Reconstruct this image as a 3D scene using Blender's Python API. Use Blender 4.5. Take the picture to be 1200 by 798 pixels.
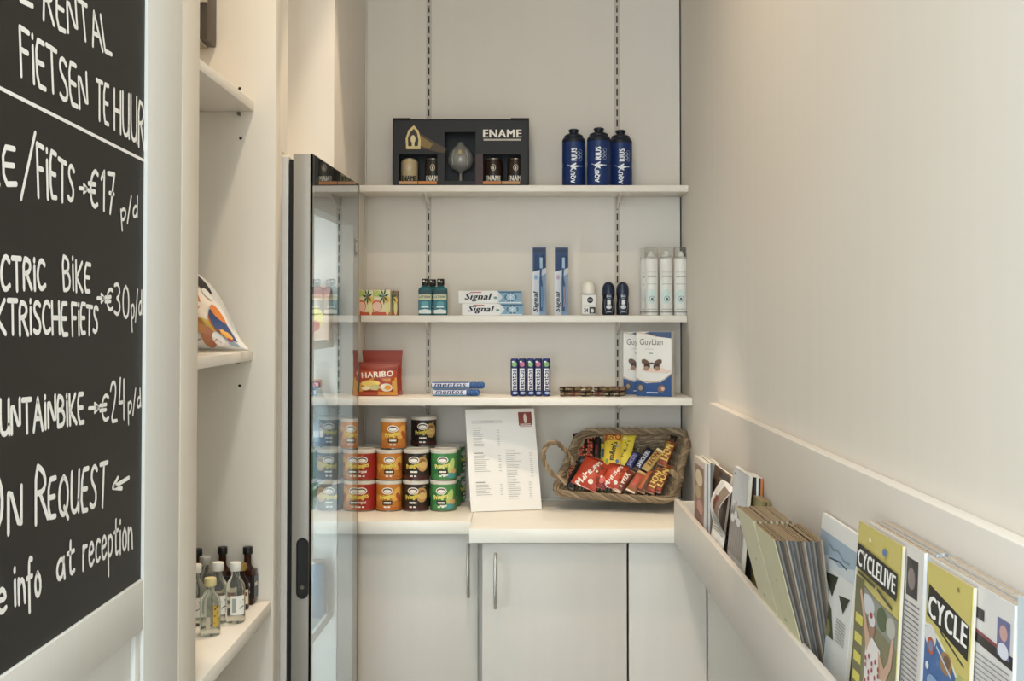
import bpy, bmesh, math, random
from mathutils import Vector, Matrix
R = math.radians
random.seed(7)
C = bpy.context.scene.collection
for o in list(bpy.data.objects): bpy.data.objects.remove(o, do_unlink=True)

# ------------------------------------------------------------ camera, world, lights
FPX, CX, CY, TILT, CAMZ = 1404.0, 610.0, 336.7, R(1.4), 1.36
cam = bpy.data.cameras.new('camera'); co = bpy.data.objects.new('camera', cam); C.objects.link(co)
cam.sensor_width = 36; cam.lens = FPX/1200*36
cam.shift_x = -(CX-600)/1200; cam.shift_y = -(399-CY)/1200
cam.clip_start = .02
co.location = (0, 0, CAMZ); co.rotation_euler = (R(90)+TILT, 0, 0)
bpy.context.scene.camera = co
vs = bpy.context.scene.view_settings
vs.view_transform = 'Standard'; vs.look = 'None'; vs.gamma = 1; vs.use_curve_mapping = False; vs.exposure = 0.62
w = bpy.data.worlds.new('world'); bpy.context.scene.world = w; w.use_nodes = True
w.node_tree.nodes['Background'].inputs[0].default_value = (.84, .93, 1, 1)
w.node_tree.nodes['Background'].inputs[1].default_value = .62

def light(name, kind, loc, energy, col, rot=(0,0,0), **k):
    l = bpy.data.lights.new(name, kind); o = bpy.data.objects.new(name, l); C.objects.link(o)
    l.energy = energy; l.color = col; o.location = loc; o.rotation_euler = rot
    for a, b in k.items(): setattr(l, a, b)
    return o
WARM = (1, .80, .58)
light('downlight_and_fill', 'SPOT', (-.15, 2.34, 2.76), 34, WARM, spot_size=R(43), spot_blend=.16, shadow_soft_size=.02)
light('downlight_and_fill', 'SPOT', (-.15, 1.80, 2.76), 24, WARM, spot_size=R(125), spot_blend=1, shadow_soft_size=.03)
light('downlight_and_fill', 'SPOT', (-.1, .1, 2.76), 52, (.84,.95,1), spot_size=R(150), spot_blend=1, shadow_soft_size=.08)  # unseen cool fill, added to brighten the near side walls
light('window_daylight', 'AREA', (-.75, -1.5, 1.5), 56, (.84, .95, 1), rot=(R(90), 0, R(-24)), shape='RECTANGLE', size=2.0, size_y=2.2)

_F = Vector((0, math.cos(TILT), math.sin(TILT))); _U = Vector((0, -math.sin(TILT), math.cos(TILT))); _R = Vector((1,0,0))
_O = Vector((0,0,CAMZ))
def ray(px, py): return _F + _R*((px-CX)/FPX) + _U*((CY-py)/FPX)
def at(px, py, Y): d = ray(px, py); return _O + d*(Y/d.y)
def onX(px, py, X): d = ray(px, py); return _O + d*(X/d.x)
def onZ(px, py, Z): d = ray(px, py); return _O + d*((Z-CAMZ)/d.z)
def onP(px, py, p, n): d = ray(px, py); return _O + d*((p-_O).dot(n)/d.dot(n))

# ------------------------------------------------------------ materials
def lin(c):
    c = c/255
    return c/12.92 if c <= .04045 else ((c+.055)/1.055)**2.4
def hexc(h):
    h = h.lstrip('#'); c = [int(h[i:i+2], 16) for i in (0,2,4)]; g = .3*c[0]+.59*c[1]+.11*c[2]
    return tuple(lin(g+(x-g)*.86) for x in c) + (1,)
_m = {}
def mat(h, rough=.5, metal=0, trans=0, ior=1.45, var=.05, scale=30, grain=False, bump=0, emit=0, coat=0):
    key = (h, rough, metal, trans, ior, var, scale, grain, bump, emit, coat)
    if key in _m: return _m[key]
    m = bpy.data.materials.new('mat_'+h.lstrip('#')); m.use_nodes = True; nt = m.node_tree
    p = nt.nodes['Principled BSDF']; c = hexc(h)
    p.inputs['Roughness'].default_value = rough; p.inputs['Metallic'].default_value = metal
    p.inputs['Transmission Weight'].default_value = trans; p.inputs['IOR'].default_value = ior
    p.inputs['Base Color'].default_value = c
    if coat: p.inputs['Coat Weight'].default_value = coat
    if emit: p.inputs['Emission Color'].default_value = c; p.inputs['Emission Strength'].default_value = emit
    if var and not trans:
        tc = nt.nodes.new('ShaderNodeTexCoord'); n = nt.nodes.new('ShaderNodeTexNoise'); n.inputs['Scale'].default_value = scale
        src = tc.outputs['Object']
        if grain:
            mp = nt.nodes.new('ShaderNodeMapping'); mp.inputs['Scale'].default_value = (6, 6, .25)
            nt.links.new(src, mp.inputs[0]); src = mp.outputs[0]
        nt.links.new(src, n.inputs['Vector'])
        mx = nt.nodes.new('ShaderNodeMix'); mx.data_type = 'RGBA'
        mx.inputs['A'].default_value = tuple(min(1, x*(1-var)) for x in c[:3])+(1,)
        mx.inputs['B'].default_value = tuple(min(1, x*(1+var)) for x in c[:3])+(1,)
        nt.links.new(n.outputs['Fac'], mx.inputs['Factor']); nt.links.new(mx.outputs['Result'], p.inputs['Base Color'])
        if bump:
            b = nt.nodes.new('ShaderNodeBump'); b.inputs['Strength'].default_value = bump; b.inputs['Distance'].default_value = .002
            nt.links.new(n.outputs['Fac'], b.inputs['Height']); nt.links.new(b.outputs[0], p.inputs['Normal'])
    _m[key] = m; return m
WALL = mat('#e4dbce', .6, var=.025, scale=5, grain=True)
PANEL = mat('#e2d9ca', .45, var=.03, scale=7, grain=True)
SHELFM = mat('#ebe4d8', .38, var=.015)
COUNTER = mat('#efe8da', .33, var=.015)
CAB = mat('#d0c8bc', .4, var=.03, scale=7, grain=True)
FRAME = mat('#dfe0dc', .5, var=.02, scale=9, grain=True)
DARK = mat('#1d1a17', .6)
STEEL = mat('#8e877c', .28, metal=1, var=.02)
ALU = mat('#9c9890', .42, metal=.35, var=.02)
GLASS = mat('#f4f9f8', 0, trans=1, ior=1.5)
THING = mat('#f6f9f6', .02, trans=1, ior=1.25)

# ------------------------------------------------------------ mesh builder
class MB:
    def __init__(s): s.v = []; s.f = []; s.mi = []; s.mats = []; s.sm = []
    def _m(s, m):
        if m not in s.mats: s.mats.append(m)
        return s.mats.index(m)
    def add(s, vs, fs, m, smooth=False):
        b = len(s.v); s.v += [tuple(v) for v in vs]; i = s._m(m)
        for f in fs: s.f.append(tuple(b+k for k in f)); s.mi.append(i); s.sm.append(smooth)
    def box(s, x0,y0,z0,x1,y1,z1, m, bev=0, M=None):
        bm = bmesh.new(); bmesh.ops.create_cube(bm, size=1)
        for v in bm.verts: v.co = Vector(((x0+x1)/2+v.co.x*(x1-x0), (y0+y1)/2+v.co.y*(y1-y0), (z0+z1)/2+v.co.z*(z1-z0)))
        if bev: bmesh.ops.bevel(bm, geom=list(bm.edges), offset=bev, segments=2, profile=.5, affect='EDGES')
        bm.verts.index_update()
        s.add([(M@v.co if M else v.co) for v in bm.verts], [[v.index for v in f.verts] for f in bm.faces], m, bool(bev)); bm.free()
        return s
    def lathe(s, prof, m, n=28, M=None, c=(0,0), cap=True):
        vs = []; fs = []
        for r, z in prof:
            for k in range(n):
                a = 2*math.pi*k/n; p = Vector((c[0]+r*math.cos(a), c[1]+r*math.sin(a), z)); vs.append(M@p if M else p)
        for i in range(len(prof)-1):
            for k in range(n): fs.append((i*n+k, i*n+(k+1)%n, (i+1)*n+(k+1)%n, (i+1)*n+k))
        if cap: fs.append(tuple(range(n))[::-1]); fs.append(tuple((len(prof)-1)*n+k for k in range(n)))
        s.add(vs, fs, m, True); return s
    def tube(s, pts, r, m, n=8, closed=False, rr=None):
        pts = [Vector(p) for p in pts]; N = len(pts); vs = []; fs = []
        up = Vector((0,0,1)); prev = None
        for i, p in enumerate(pts):
            a = pts[(i-1)%N] if closed or i > 0 else p; b = pts[(i+1)%N] if closed or i < N-1 else p
            t = (b-a).normalized()
            x = (prev - t*prev.dot(t)) if prev else t.cross(up if abs(t.z) < .9 else Vector((1,0,0)))
            x.normalize(); prev = x; y = t.cross(x); q = rr[i] if rr else r
            for k in range(n):
                th = 2*math.pi*k/n; vs.append(p + x*math.cos(th)*q + y*math.sin(th)*q)
        for i in range(N if closed else N-1):
            j = (i+1) % N
            for k in range(n): fs.append((i*n+k, i*n+(k+1)%n, j*n+(k+1)%n, j*n+k))
        if not closed: fs.append(tuple(range(n))[::-1]); fs.append(tuple((N-1)*n+k for k in range(n)))
        s.add(vs, fs, m, True); return s
    def build(s, name, parent=None, kind=None, label=None):
        me = bpy.data.meshes.new(name); me.from_pydata(s.v, [], s.f)
        for m in s.mats: me.materials.append(m)
        me.polygons.foreach_set('material_index', s.mi); me.polygons.foreach_set('use_smooth', s.sm)
        me.update()
        bm = bmesh.new(); bm.from_mesh(me)
        if name not in ('print', 'chalk_writing'): bmesh.ops.recalc_face_normals(bm, faces=bm.faces)
        bm.to_mesh(me); bm.free()
        me.set_sharp_from_angle(angle=R(40))
        o = bpy.data.objects.new(name, me); C.objects.link(o)
        if parent: o.parent = parent
        if kind: o['kind'] = kind
        if label: o['label'] = label
        return o
def thing(name, label, cat, loc=(0,0,0), rz=0, group=None, M=None):
    o = bpy.data.objects.new(name, None); C.objects.link(o); o.empty_display_size = .02
    if M is not None: o.matrix_world = M
    else: o.location = loc; o.rotation_euler = (0,0,rz)
    o['label'] = label; o['category'] = cat
    if group: o['group'] = group
    return o
def tag(o, label, cat, group=None):
    o['label'] = label; o['category'] = cat
    if group: o['group'] = group
    return o
def struct(name, fn, m=None):
    b = MB(); fn(b); return b.build(name, kind='structure')
def dup(root, loc, rz, label, group=None):
    r = root.copy(); C.objects.link(r); r.location = loc; r.rotation_euler = (0,0,rz); r['label'] = label
    if group: r['group'] = group
    def rec(src, dst):
        for ch in [c for c in bpy.data.objects if c.parent == src]:
            c = ch.copy(); C.objects.link(c); c.parent = dst; rec(ch, c)
    rec(root, r); return r

# ------------------------------------------------------------ print system
_txt = {}
def glyphs(s, bold=0, shear=0):
    k = (s, bold, shear)
    if k in _txt: return _txt[k]
    cu = bpy.data.curves.new('t', 'FONT'); cu.body = s; cu.offset = 0; cu.shear = shear; cu.resolution_u = 2; cu.space_character = 1+bold*2
    o = bpy.data.objects.new('t', cu); C.objects.link(o)
    dg = bpy.context.evaluated_depsgraph_get(); me = bpy.data.meshes.new_from_object(o.evaluated_get(dg))
    bm = bmesh.new(); bm.from_mesh(me)
    for _ in range(2):
        bmesh.ops.triangulate(bm, faces=bm.faces)
        es = [e for e in bm.edges if e.calc_length() > .28]
        if es: bmesh.ops.subdivide_edges(bm, edges=es, cuts=1)
    bmesh.ops.triangulate(bm, faces=bm.faces); bm.to_mesh(me); bm.free()
    vs = [v.co.xy.copy() for v in me.vertices]; fs = [tuple(p.vertices) for p in me.polygons]
    bpy.data.objects.remove(o, do_unlink=True); bpy.data.curves.remove(cu); bpy.data.meshes.remove(me)
    x0 = min(v.x for v in vs); x1 = max(v.x for v in vs); y0 = min(v.y for v in vs); y1 = max(v.y for v in vs)
    vs = [((v.x-x0)/(x1-x0), (v.y-y0)/(y1-y0)) for v in vs]
    _txt[k] = (vs, fs); return _txt[k]
def pm(h): return mat(h, .45, var=0)
def draw(surf, items, parent, name='print', h0=.0003, dh=.00012, b=None):
    own = b is None
    if own: b = MB()
    h = h0
    for it in items:
        k = it[0]; m = pm(it[-1]) if isinstance(it[-1], str) else it[-1]
        if k == 'rect':
            u0,v0,u1,v1 = it[1:5]; n = it[5] if len(it) > 6 else 8
            vs = [surf(u0+(u1-u0)*i/n, v0+(v1-v0)*j/n, h) for j in range(n+1) for i in range(n+1)]
            fs = [(j*(n+1)+i, j*(n+1)+i+1, (j+1)*(n+1)+i+1, (j+1)*(n+1)+i) for j in range(n) for i in range(n)]
            b.add(vs, fs, m)
        elif k == 'ell':
            cu,cv,ru,rv = it[1:5]; rot = it[5] if len(it) > 6 else 0; n = 20; cs, sn = math.cos(rot), math.sin(rot)
            vs = [surf(cu,cv,h)]
            for q in (.5, 1):
                for i in range(n):
                    a = 2*math.pi*i/n; x = ru*q*math.cos(a); y = rv*q*math.sin(a); vs.append(surf(cu+x*cs-y*sn, cv+x*sn+y*cs, h))
            fs = [(0, 1+i, 1+(i+1)%n) for i in range(n)] + [(1+i, 1+n+i, 1+n+(i+1)%n, 1+(i+1)%n) for i in range(n)]
            b.add(vs, fs, m)
        elif k == 'poly':
            b.add([surf(u,v,h) for u,v in it[1]], [tuple(range(len(it[1])))], m)
        elif k == 'line':
            pts = it[1]; t = it[2]; vs = []; fs = []
            for i in range(len(pts)-1):
                (x0,y0),(x1,y1) = pts[i], pts[i+1]; L = math.hypot(x1-x0,y1-y0) or 1; nx,ny = -(y1-y0)/L*t/2,(x1-x0)/L*t/2
                q = len(vs); vs += [surf(x0+nx,y0+ny,h), surf(x0-nx,y0-ny,h), surf(x1-nx,y1-ny,h), surf(x1+nx,y1+ny,h)]; fs.append((q,q+1,q+2,q+3))
            b.add(vs, fs, m)
        elif k == 'text':       # ('text', s, cu, cv, w, h, {opts}, col)  centre-based
            s, cu, cv, W, H = it[1:6]; op = it[6] if isinstance(it[6], dict) else {}
            vs, fs = glyphs(s, op.get('bold', .02), op.get('shear', 0)); a = op.get('rot', 0); cs, sn = math.cos(a), math.sin(a)
            bw_ = op.get('bold', 0)*H*1.1
            for q, dx_ in enumerate((-bw_, 0, bw_) if bw_ > 0 else (0,)):
                out = []
                for x, y in vs:
                    x = (x-.5)*W+dx_; y = (y-.5)*H; out.append(surf(cu+x*cs-y*sn, cv+x*sn+y*cs, h+q*.00002))
                b.add(out, fs, m)
        h += dh
    if own: return b.build(name, parent)
def flat(o, u, v):      # physical units along u,v; normal = u x v
    o, u, v = Vector(o), Vector(u).normalized(), Vector(v).normalized(); n = u.cross(v)
    return lambda a, b_, h: o + u*a + v*b_ + n*h
def front(y=0, x=0, z=0): return flat((x, y, z), (1,0,0), (0,0,1))     # faces -Y
def cyl(r, z0=0, rot=0, prof=None):
    def f(u, v, h):
        q = (prof(z0+v) if prof else r)+h; a = -math.pi/2 + rot + u/r
        return Vector((q*math.cos(a), q*math.sin(a), z0+v))
    return f

# ------------------------------------------------------------ the room
WX, WY = .404, 3.0
struct('floor', lambda b: b.box(-1.6,-3,-.1,1.5,3.1,0, mat('#8d8378',.5,bump=.1)))
struct('ceiling', lambda b: b.box(-1.6,-3,2.8,1.5,3.1,2.9, mat('#e8e4dc',.7)))
struct('wall_right', lambda b: b.box(WX,-1.0,0,WX+.12,3.1,2.8, WALL))
struct('wall_left', lambda b: b.box(-1.6,-3,0,-1.5,3.1,2.8, WALL))
struct('wall_back', lambda b: b.box(-1.5,WY+.012,0,WX,WY+.12,2.8, WALL))
# back wall cladding: three panels with narrow joints
bw = thing('wall_panelling', 'pale laminate panelling that covers the end wall behind the shelves', 'wall panelling', (0,WY,0))
for x0, x1 in ((-.389+.002, -.2315), (-.2295, .2415), (.2435, WX-.004)):
    MB().box(x0, .0, .0, x1, .011, 2.8, WALL).build('panel', bw)
MB().box(-.389,.0115,0,WX,.0119,2.8, DARK).build('joint_backing', bw)
# slotted wall rails
sb = MB()
for rx, lab in ((-.2305, 'left slotted metal shelf rail in the end wall, behind the mouthwash'), (.2425, 'right slotted metal shelf rail in the end wall, behind the dark deodorants')):
    t = thing('slotted_rail', lab, 'shelf rail', (rx, WY, .9), group='slotted rails carrying the wall shelves')
    MB().box(-.0065,-.0022,0,.0065,0,1.75, mat('#c8beae',.45)).build('upright', t)
    b = MB(); z = .02
    while z < 1.73:
        b.box(-.0018,-.0026,z,.0018,-.0021,z+.017, DARK); z += .0262
    b.build('slots', t, kind='stuff')
    b = MB()
    for z in (.28, .62, .9, 1.24, 1.5): b.lathe([(.003,0),(.003,.0012)], STEEL, 12, M=Matrix.Translation((0,-.0022,z))@Matrix.Rotation(R(90),4,'X'))
    b.build('screws', t, kind='stuff')

ZS1 = at(610,217,2.865).z; ZS2 = at(610,369.6,2.895).z; ZS3 = at(610,466,2.81).z
CZ = .905
def wall_shelf(zt, yf, th, lab):
    t = thing('wall_shelf', lab, 'shelf', (0, WY, zt), group='shelves on the end wall')
    MB().box(-.386, yf-WY, -th, WX-.0015, -.003, 0, SHELFM, bev=.0012).build('board', t)
    for rx in (-.2305, .2425):
        b = MB(); d = yf-WY
        vs = []; 
        for x in (rx-.0015, rx+.0015): vs += [(x,-.003,-th),(x,d*.72,-th),(x,d*.72,-th-.006),(x,-.02,-th-.022),(x,-.003,-th-.030)]
        b.add(vs, [(0,1,2,3,4),(9,8,7,6,5),(0,5,6,1),(1,6,7,2),(2,7,8,3),(3,8,9,4),(4,9,5,0)], SHELFM); b.build('bracket', t)
    return t
wall_shelf(ZS1, 2.865, .0155, 'top white shelf holding the gift box and blue drink bottles')
wall_shelf(ZS2, 2.895, .0165, 'middle white shelf holding toothpaste, toothbrushes and spray cans')
wall_shelf(ZS3, 2.81, .0185, 'lowest white shelf holding sweets and chocolate boxes')

# counter tops
def slab(name, lab, x0, x1, yf, th):
    o = MB().box(x0, yf, CZ-th, x1, WY-.004, CZ, COUNTER, bev=.0015).build(name)
    return tag(o, lab, 'worktop')
slab('worktop', 'shallower white worktop under the stacked crisp tubs', -.388, -.1105, 2.674, .0285)
slab('worktop', 'deeper white worktop under the wicker basket and price list', -.110, WX-.002, 2.58, .030)
MB_ = MB().box(-.386,WY-.02,CZ,WX-.003,WY-.003,CZ+.004, SHELFM)
o = MB_.build('trim_1', kind='structure')

# base cabinets
def handle(par, x, y, z0, z1):
    pts = []
    for i in range(17):
        a = i/16; pts.append((x, y-.024*math.sin(math.pi*a)**.5, z0+(z1-z0)*a))
    MB().tube(pts, .0038, mat('#cbc4b8', .36, metal=.85, var=.02), 10).build('handle', par, label='slim chrome bow handle')
def cab(lab, x0, x1, yf, dx0, dx1, hx, hy0, hy1, ztop):
    t = thing('base_cabinet', lab, 'cabinet', (0,0,0))
    MB().box(x0, yf+.02, .02, x1, WY-.015, ztop, CAB).build('body', t)
    d = MB().box(dx0, yf, .08, dx1, yf+.0185, ztop-.003, CAB, bev=.0012).build('door', t)
    if hx: handle(d, at(hx,680,yf).x, yf, at(hx,hy1,yf).z, at(hx,hy0,yf).z)
    return t
YL, YR = 2.70, 2.60
cab('white base cabinet left of the step, under the crisp tubs', -.386, at(564.5,680,YR).x-.002, YL, -.386, at(560,680,YL).x, 548.8, 638, 699, CZ-.029)
cab('white base cabinet with its handle at the left edge, under the basket', at(565,680,YR).x-.001, at(735,700,YR).x, YR, at(565.5,680,YR).x, at(734.6,700,YR).x, 580.5, 649, 712, CZ-.031)
b = MB().box(at(737,700,YR).x, YR+.001, .02, WX-.003, YR+.019, CZ-.031, CAB, bev=.001)
tag(b.build('filler_panel'), 'plain white filler panel between the right cabinet door and the side wall', 'cabinet panel')

# right wall panel + rack
struct('trim_2', lambda b: b.box(.386, -1.0, .8765, WX, 2.46, 1.36-.456*.386, mat('#ded6cc',.5,var=.02,scale=7,grain=True), bev=.002))
rk = thing('brochure_rack', 'long white wall rack full of brochures along the right wall', 'rack', (.329,1.4,.80))
MB().box(0,-1.9,.0765,.011,1.178,.170, mat('#ddd6cc',.42,var=.02), bev=.0015).build('front_board', rk)
MB().box(.0115,-1.9,.0768,.0565,1.178,.0888, SHELFM).build('bottom_board', rk)
MB().box(.0115,1.165,.089,.0565,1.178,.165, SHELFM).build('end_board', rk)

# column above fridge + side panel behind it
struct('wall_left_column', lambda b: b.box(-1.4, 2.49, 1.668, -.389, WY, 2.8, WALL))
struct('trim_3', lambda b: b.box(-.42, 2.645, 0, -.389, WY, 1.668, WALL))
struct('trim_4', lambda b: b.box(-.3885, 2.985, 0, -.386, WY, 2.8, WALL))

# ------------------------------------------------------------ refrigerator
GX = -.355; DY0, DY1, DZ = 2.13, 2.62, 1.650
FR_ROT = 0
fr = thing('refrigerator', 'tall refrigerator with a frameless glass door beside the shelves', 'refrigerator', (-.399, DY1, 0), R(-1.75))
BODY = mat('#cfcac3', .4)
LINER = mat('#dfe6e8', .35)
b = MB()   # carcass: open to +X
b.box(-.55,-.487,.05,0,-.458,1.645, BODY).box(-.55,-.02,.05,0,.012,1.645, BODY).box(-.58,-.487,.05,-.55,.012,1.645, BODY)
b.box(-.55,-.458,1.575,0,-.02,1.645, LINER).box(-.55,-.458,.05,0,-.02,.15, LINER)
b.build('carcass', fr)
MB().box(-.549,-.4575,.15,-.5,-.0205,1.574, LINER).build('liner', fr)
for z in (.42, .72, 1.005, 1.30):
    q = MB().box(-.49,-.453,z,-.015,-.025,z+.006, mat('#dcebe9',.02,trans=1,ior=1.3)).build('shelf', fr, label='clear glass shelf')
    MB().box(-.0145,-.453,z-.006,-.008,-.025,z+.012, mat('#e7ebea',.3)).build('shelf_trim', q)
g = MB(); RB = mat('#0c0d0c',.7)
g.box(.0015,-.489,.06,.0085,-.465,1.640,RB).box(.0015,-.02,.06,.0085,.006,1.640,RB).box(.0015,-.465,1.60,.0085,-.02,1.640,RB).box(.0015,-.465,.06,.0085,-.02,.09,RB)
g.build('gasket', fr, label='black rubber door seal')
lt = MB().box(-.40,-.43,1.566,-.10,-.10,1.5745, mat('#f2fbff',.5,emit=4.0)).build('lamp', fr)
light('fridge_light', 'AREA', (-.49, 2.185, .95), 3.6, (.80,.94,1), rot=(R(90),0,R(-8)), shape='RECTANGLE', size=.04, size_y=1.1)
dr = MB()   # door frame
dx0, dx1 = .009, .040
dr.box(dx0,-.492,.03,dx1,-.470,DZ, ALU, bev=.0015)
dr.box(dx0,-.470,1.556,dx1,0,DZ, mat('#4a4743',.45)).box(dx0,-.470,.03,dx1,0,.15, mat('#4a4743',.45)).box(dx0,-.06,.15,dx1,0,1.556, mat('#6f6b64',.45))
dd = dr.build('door', fr)
MB().box(dx1+.0002,-.4915,.03,dx1+.0042,0,DZ, GLASS).build('glass_pane', dd, label='clear reflective glass door pane')
b = MB()
hz0, hz1 = at(355,701,2.13).z, at(355,630,2.13).z; hx = at(354.8,665,2.13).x-(-.399-.492*math.sin(R(1.75))); hw = .0108
pts = [(hw*math.cos(a), (hz1-hw)+hw*math.sin(a)) for a in [math.pi*i/12 for i in range(13)]] + [(hw*math.cos(a), (hz0+hw)+hw*math.sin(a)) for a in [math.pi+math.pi*i/12 for i in range(13)]]
n = len(pts); vs = []
for (sc, y) in ((1,-.4915),(1,-.4945),(.86,-.4945),(.80,-.4924)):
    zc = (hz0+hz1)/2
    vs += [(hx+x*sc, y, zc+(z-zc)*(1-(1-sc)*.25)) for x, z in pts]
fs = [(r*n+i, r*n+(i+1)%n, (r+1)*n+(i+1)%n, (r+1)*n+i) for r in range(3) for i in range(n)] + [tuple(range(3*n,4*n))]
b.add(vs, fs, mat('#171817',.5)); hd = b.build('handle', dd, label='black recessed oblong grip')
MB().lathe([(.0035,0),(.0035,.0015)], STEEL, 12, M=Matrix.Translation((hx,-.4926,hz0+.02))@Matrix.Rotation(R(90),4,'X')).build('lock', hd)
MB().box(dx1+.0001,-.0001,.03,dx1+.0046,.003,DZ, mat('#6b665e',.5)).build('edge_mask', dd)  # added dark strip that hides the bright refraction at the pane's far end
b = MB(); sf = flat((dx1+.0046,-.045,1.49),(0,1,0),(0,0,1))
b.add([sf(*p,0) for p in ((0,0),(.03,0),(.03,.04),(0,.04))], [(0,1,2,3)], mat('#b9bcb6',.5)); b.add([sf(*p,.0002) for p in ((.004,.004),(.026,.004),(.026,.036),(.004,.036))], [(0,1,2,3)], mat('#6e6e69',.5))
b.add([sf(*p,.0004) for p in ((.01,.01),(.02,.01),(.02,.03),(.01,.03))], [(0,1,2,3)], mat('#d6d8d2',.5)); b.build('sticker', dd, label='small energy sticker')
# contents
def pet(lab, X, Y, z, h, liquid, cap, r=.03):
    t = thing('water_bottle', lab, 'bottle', (X,Y,z))
    k = h/.22
    MB().lathe([(r*.9,0),(r,.006),(r,.05*k),(r*.94,.06*k),(r,.07*k),(r,.15*k),(r*.75,.175*k),(.012,.195*k),(.011,.205*k)], mat(liquid,.06,trans=.8,ior=1.2)).build('body', t)
    MB().lathe([(.0125,.204*k),(.0125,h)], mat(cap,.4)).build('cap', t)
    draw(cyl(r+.0005, .08*k), [('rect',-.07,0,.07,.05*k,12,'#7f93a8'),('rect',-.02,.018*k,.02,.032*k,4,'#e8eef2')], t); return t
t = thing('drink_carton', 'pink and cream juice carton on the upper glass shelf of the refrigerator', 'carton', (-.436,2.548,1.306))
MB().box(-.03,-.03,0,.03,.03,.095, mat('#d8b6a0',.5), bev=.002).build('body', t)
b = MB(); b.add([(-.03,-.03,.095),(.03,-.03,.095),(.03,.03,.095),(-.03,.03,.095),(-.03,0,.118),(.03,0,.118)], [(0,1,5,4),(2,3,4,5),(1,2,5),(3,0,4)], mat('#c98f86',.5)); b.build('gable_top', t)
draw(flat((.03,-.03,0),(0,1,0),(0,0,1)), [('ell',.03,.05,.018,.024,'#d9c25a'),('ell',.03,.035,.012,.012,'#b4524a')], t)
draw(front(-.03), [('ell',0,.05,.018,.024,'#d9c25a'),('ell',0,.035,.012,.012,'#b4524a')], t)
pet('clear water bottle with a red cap on the lower fridge shelf', -.438, 2.552, 1.011, .215, '#cfdfe6', '#b0544a')
pet('clear water bottle deep in the refrigerator behind the red-capped one', -.51, 2.46, 1.011, .215, '#cfdfe6', '#48669c')
for i, (yy, c, lab) in enumerate(((2.30,'#3c6d8e','blue drink can nearest to the glass door on a low fridge shelf'), (2.44,'#c7c9c6','silver drink can second from the glass door on a low fridge shelf'), (2.56,'#3f7d6c','green drink can deepest on a low fridge shelf'))):
    t = thing('drink_can', lab, 'can', (-.440-.065*i,2.555-.03*i,.726), group='drink cans in the refrigerator')
    MB().lathe([(.022,0),(.026,.008),(.026,.1),(.022,.112),(.021,.114)], mat(c,.3,metal=.3)).build('body', t)
    MB().lathe([(.0215,.1141),(.0215,.116),(.019,.116),(.018,.1145)], STEEL).build('lid', t)

# ------------------------------------------------------------ left shelf unit
LX = -.4235
PY = 2.065
un = thing('shelf_unit', 'tall white built-in shelf unit with bottles and a snack bag on its shelves', 'shelf unit', (LX, PY, 0))
MB().box(-.46,0,0,0,.038,2.8, PANEL, bev=.002).build('side_panel', un)
MB().box(-.46,-.49-.078,0,0,-.49,2.8, PANEL, bev=.002).build('side_panel', un)
MB().box(-.46,-.49,0,-.44,0,2.8, PANEL).build('back_panel', un)
zT = at(297,131,PY).z; zM = at(297,411,PY).z; zB = onX(318,703.5,at(318,703,PY).x).z
xs = at(297,300,PY).x - LX; xb = at(318,703,PY).x - LX
MB().box(-.44,-.489,zT,xs,-.001,zT+.0165, SHELFM, bev=.001).build('shelf', un)
MB().box(-.44,-.489,zM-.0165,xs,-.001,zM, SHELFM, bev=.001).build('shelf', un)
MB().box(-.44,-.489,zB-.022,xb,-.001,zB, SHELFM, bev=.001).build('shelf', un)
b = MB()
for (x,y) in ((281,103.6),(282,162),(281,452)):
    p = at(x,y,PY); b.lathe([(.0026,0),(.0026,.0006)], DARK, 12, M=Matrix.Translation((p.x-LX,-.0001,p.z))@Matrix.Rotation(R(90),4,'X'))
for k in range(12):
    for z in (zB+.1+k*.032,):
        if k in (1,): b.lathe([(.0024,0),(.0024,.0006)], DARK, 12, M=Matrix.Translation((at(281,500,PY).x-LX,-.0001,z-.2))@Matrix.Rotation(R(90),4,'X'))
b.build('pin_hole', un, kind='stuff')
for (x,y) in ((281,134),(280,424)):
    p = at(x,y,PY); MB().lathe([(.0032,0),(.0032,.008)], STEEL, 12, M=Matrix.Translation((p.x-LX,0,p.z))@Matrix.Rotation(R(90),4,'X')).build('shelf_pin', un)
struct('trim_5', lambda b: b.box(LX-.05, PY+.0385, 0, LX-.0005, 2.122, 2.8, WALL))
struct('trim_6', lambda b: b.box(LX-.05, 2.1225, 1.654, LX-.0005, 2.172, 2.8, WALL))
# dark box on the upper shelf
p0 = at(236,49,2.02); p1 = at(246,49,2.02)
t = thing('wall_speaker', 'dark brown box hanging in the top compartment of the left shelf unit', 'box', (p1.x-.04, 2.03, p1.z))
MB().box(-.04,-.03,0,.04,.034,.16, mat('#4b4034',.45), bev=.002).build('body', t)
MB().box(-.041,-.031,-.006,.03,.02,.0, mat('#8d8574',.3,metal=.6), bev=.001).build('base_plate', t)
MB().box(.022,-.034,.062,.041,-.030,.09, mat('#b9b2a2',.35)).build('clip', t)
MB().tube([(-.002,0,-.004),(-.004,0,-.01),(-.002,0,-.016),(-.004,0,-.024)], .0013, DARK, 6).build('cable', t)

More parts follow.
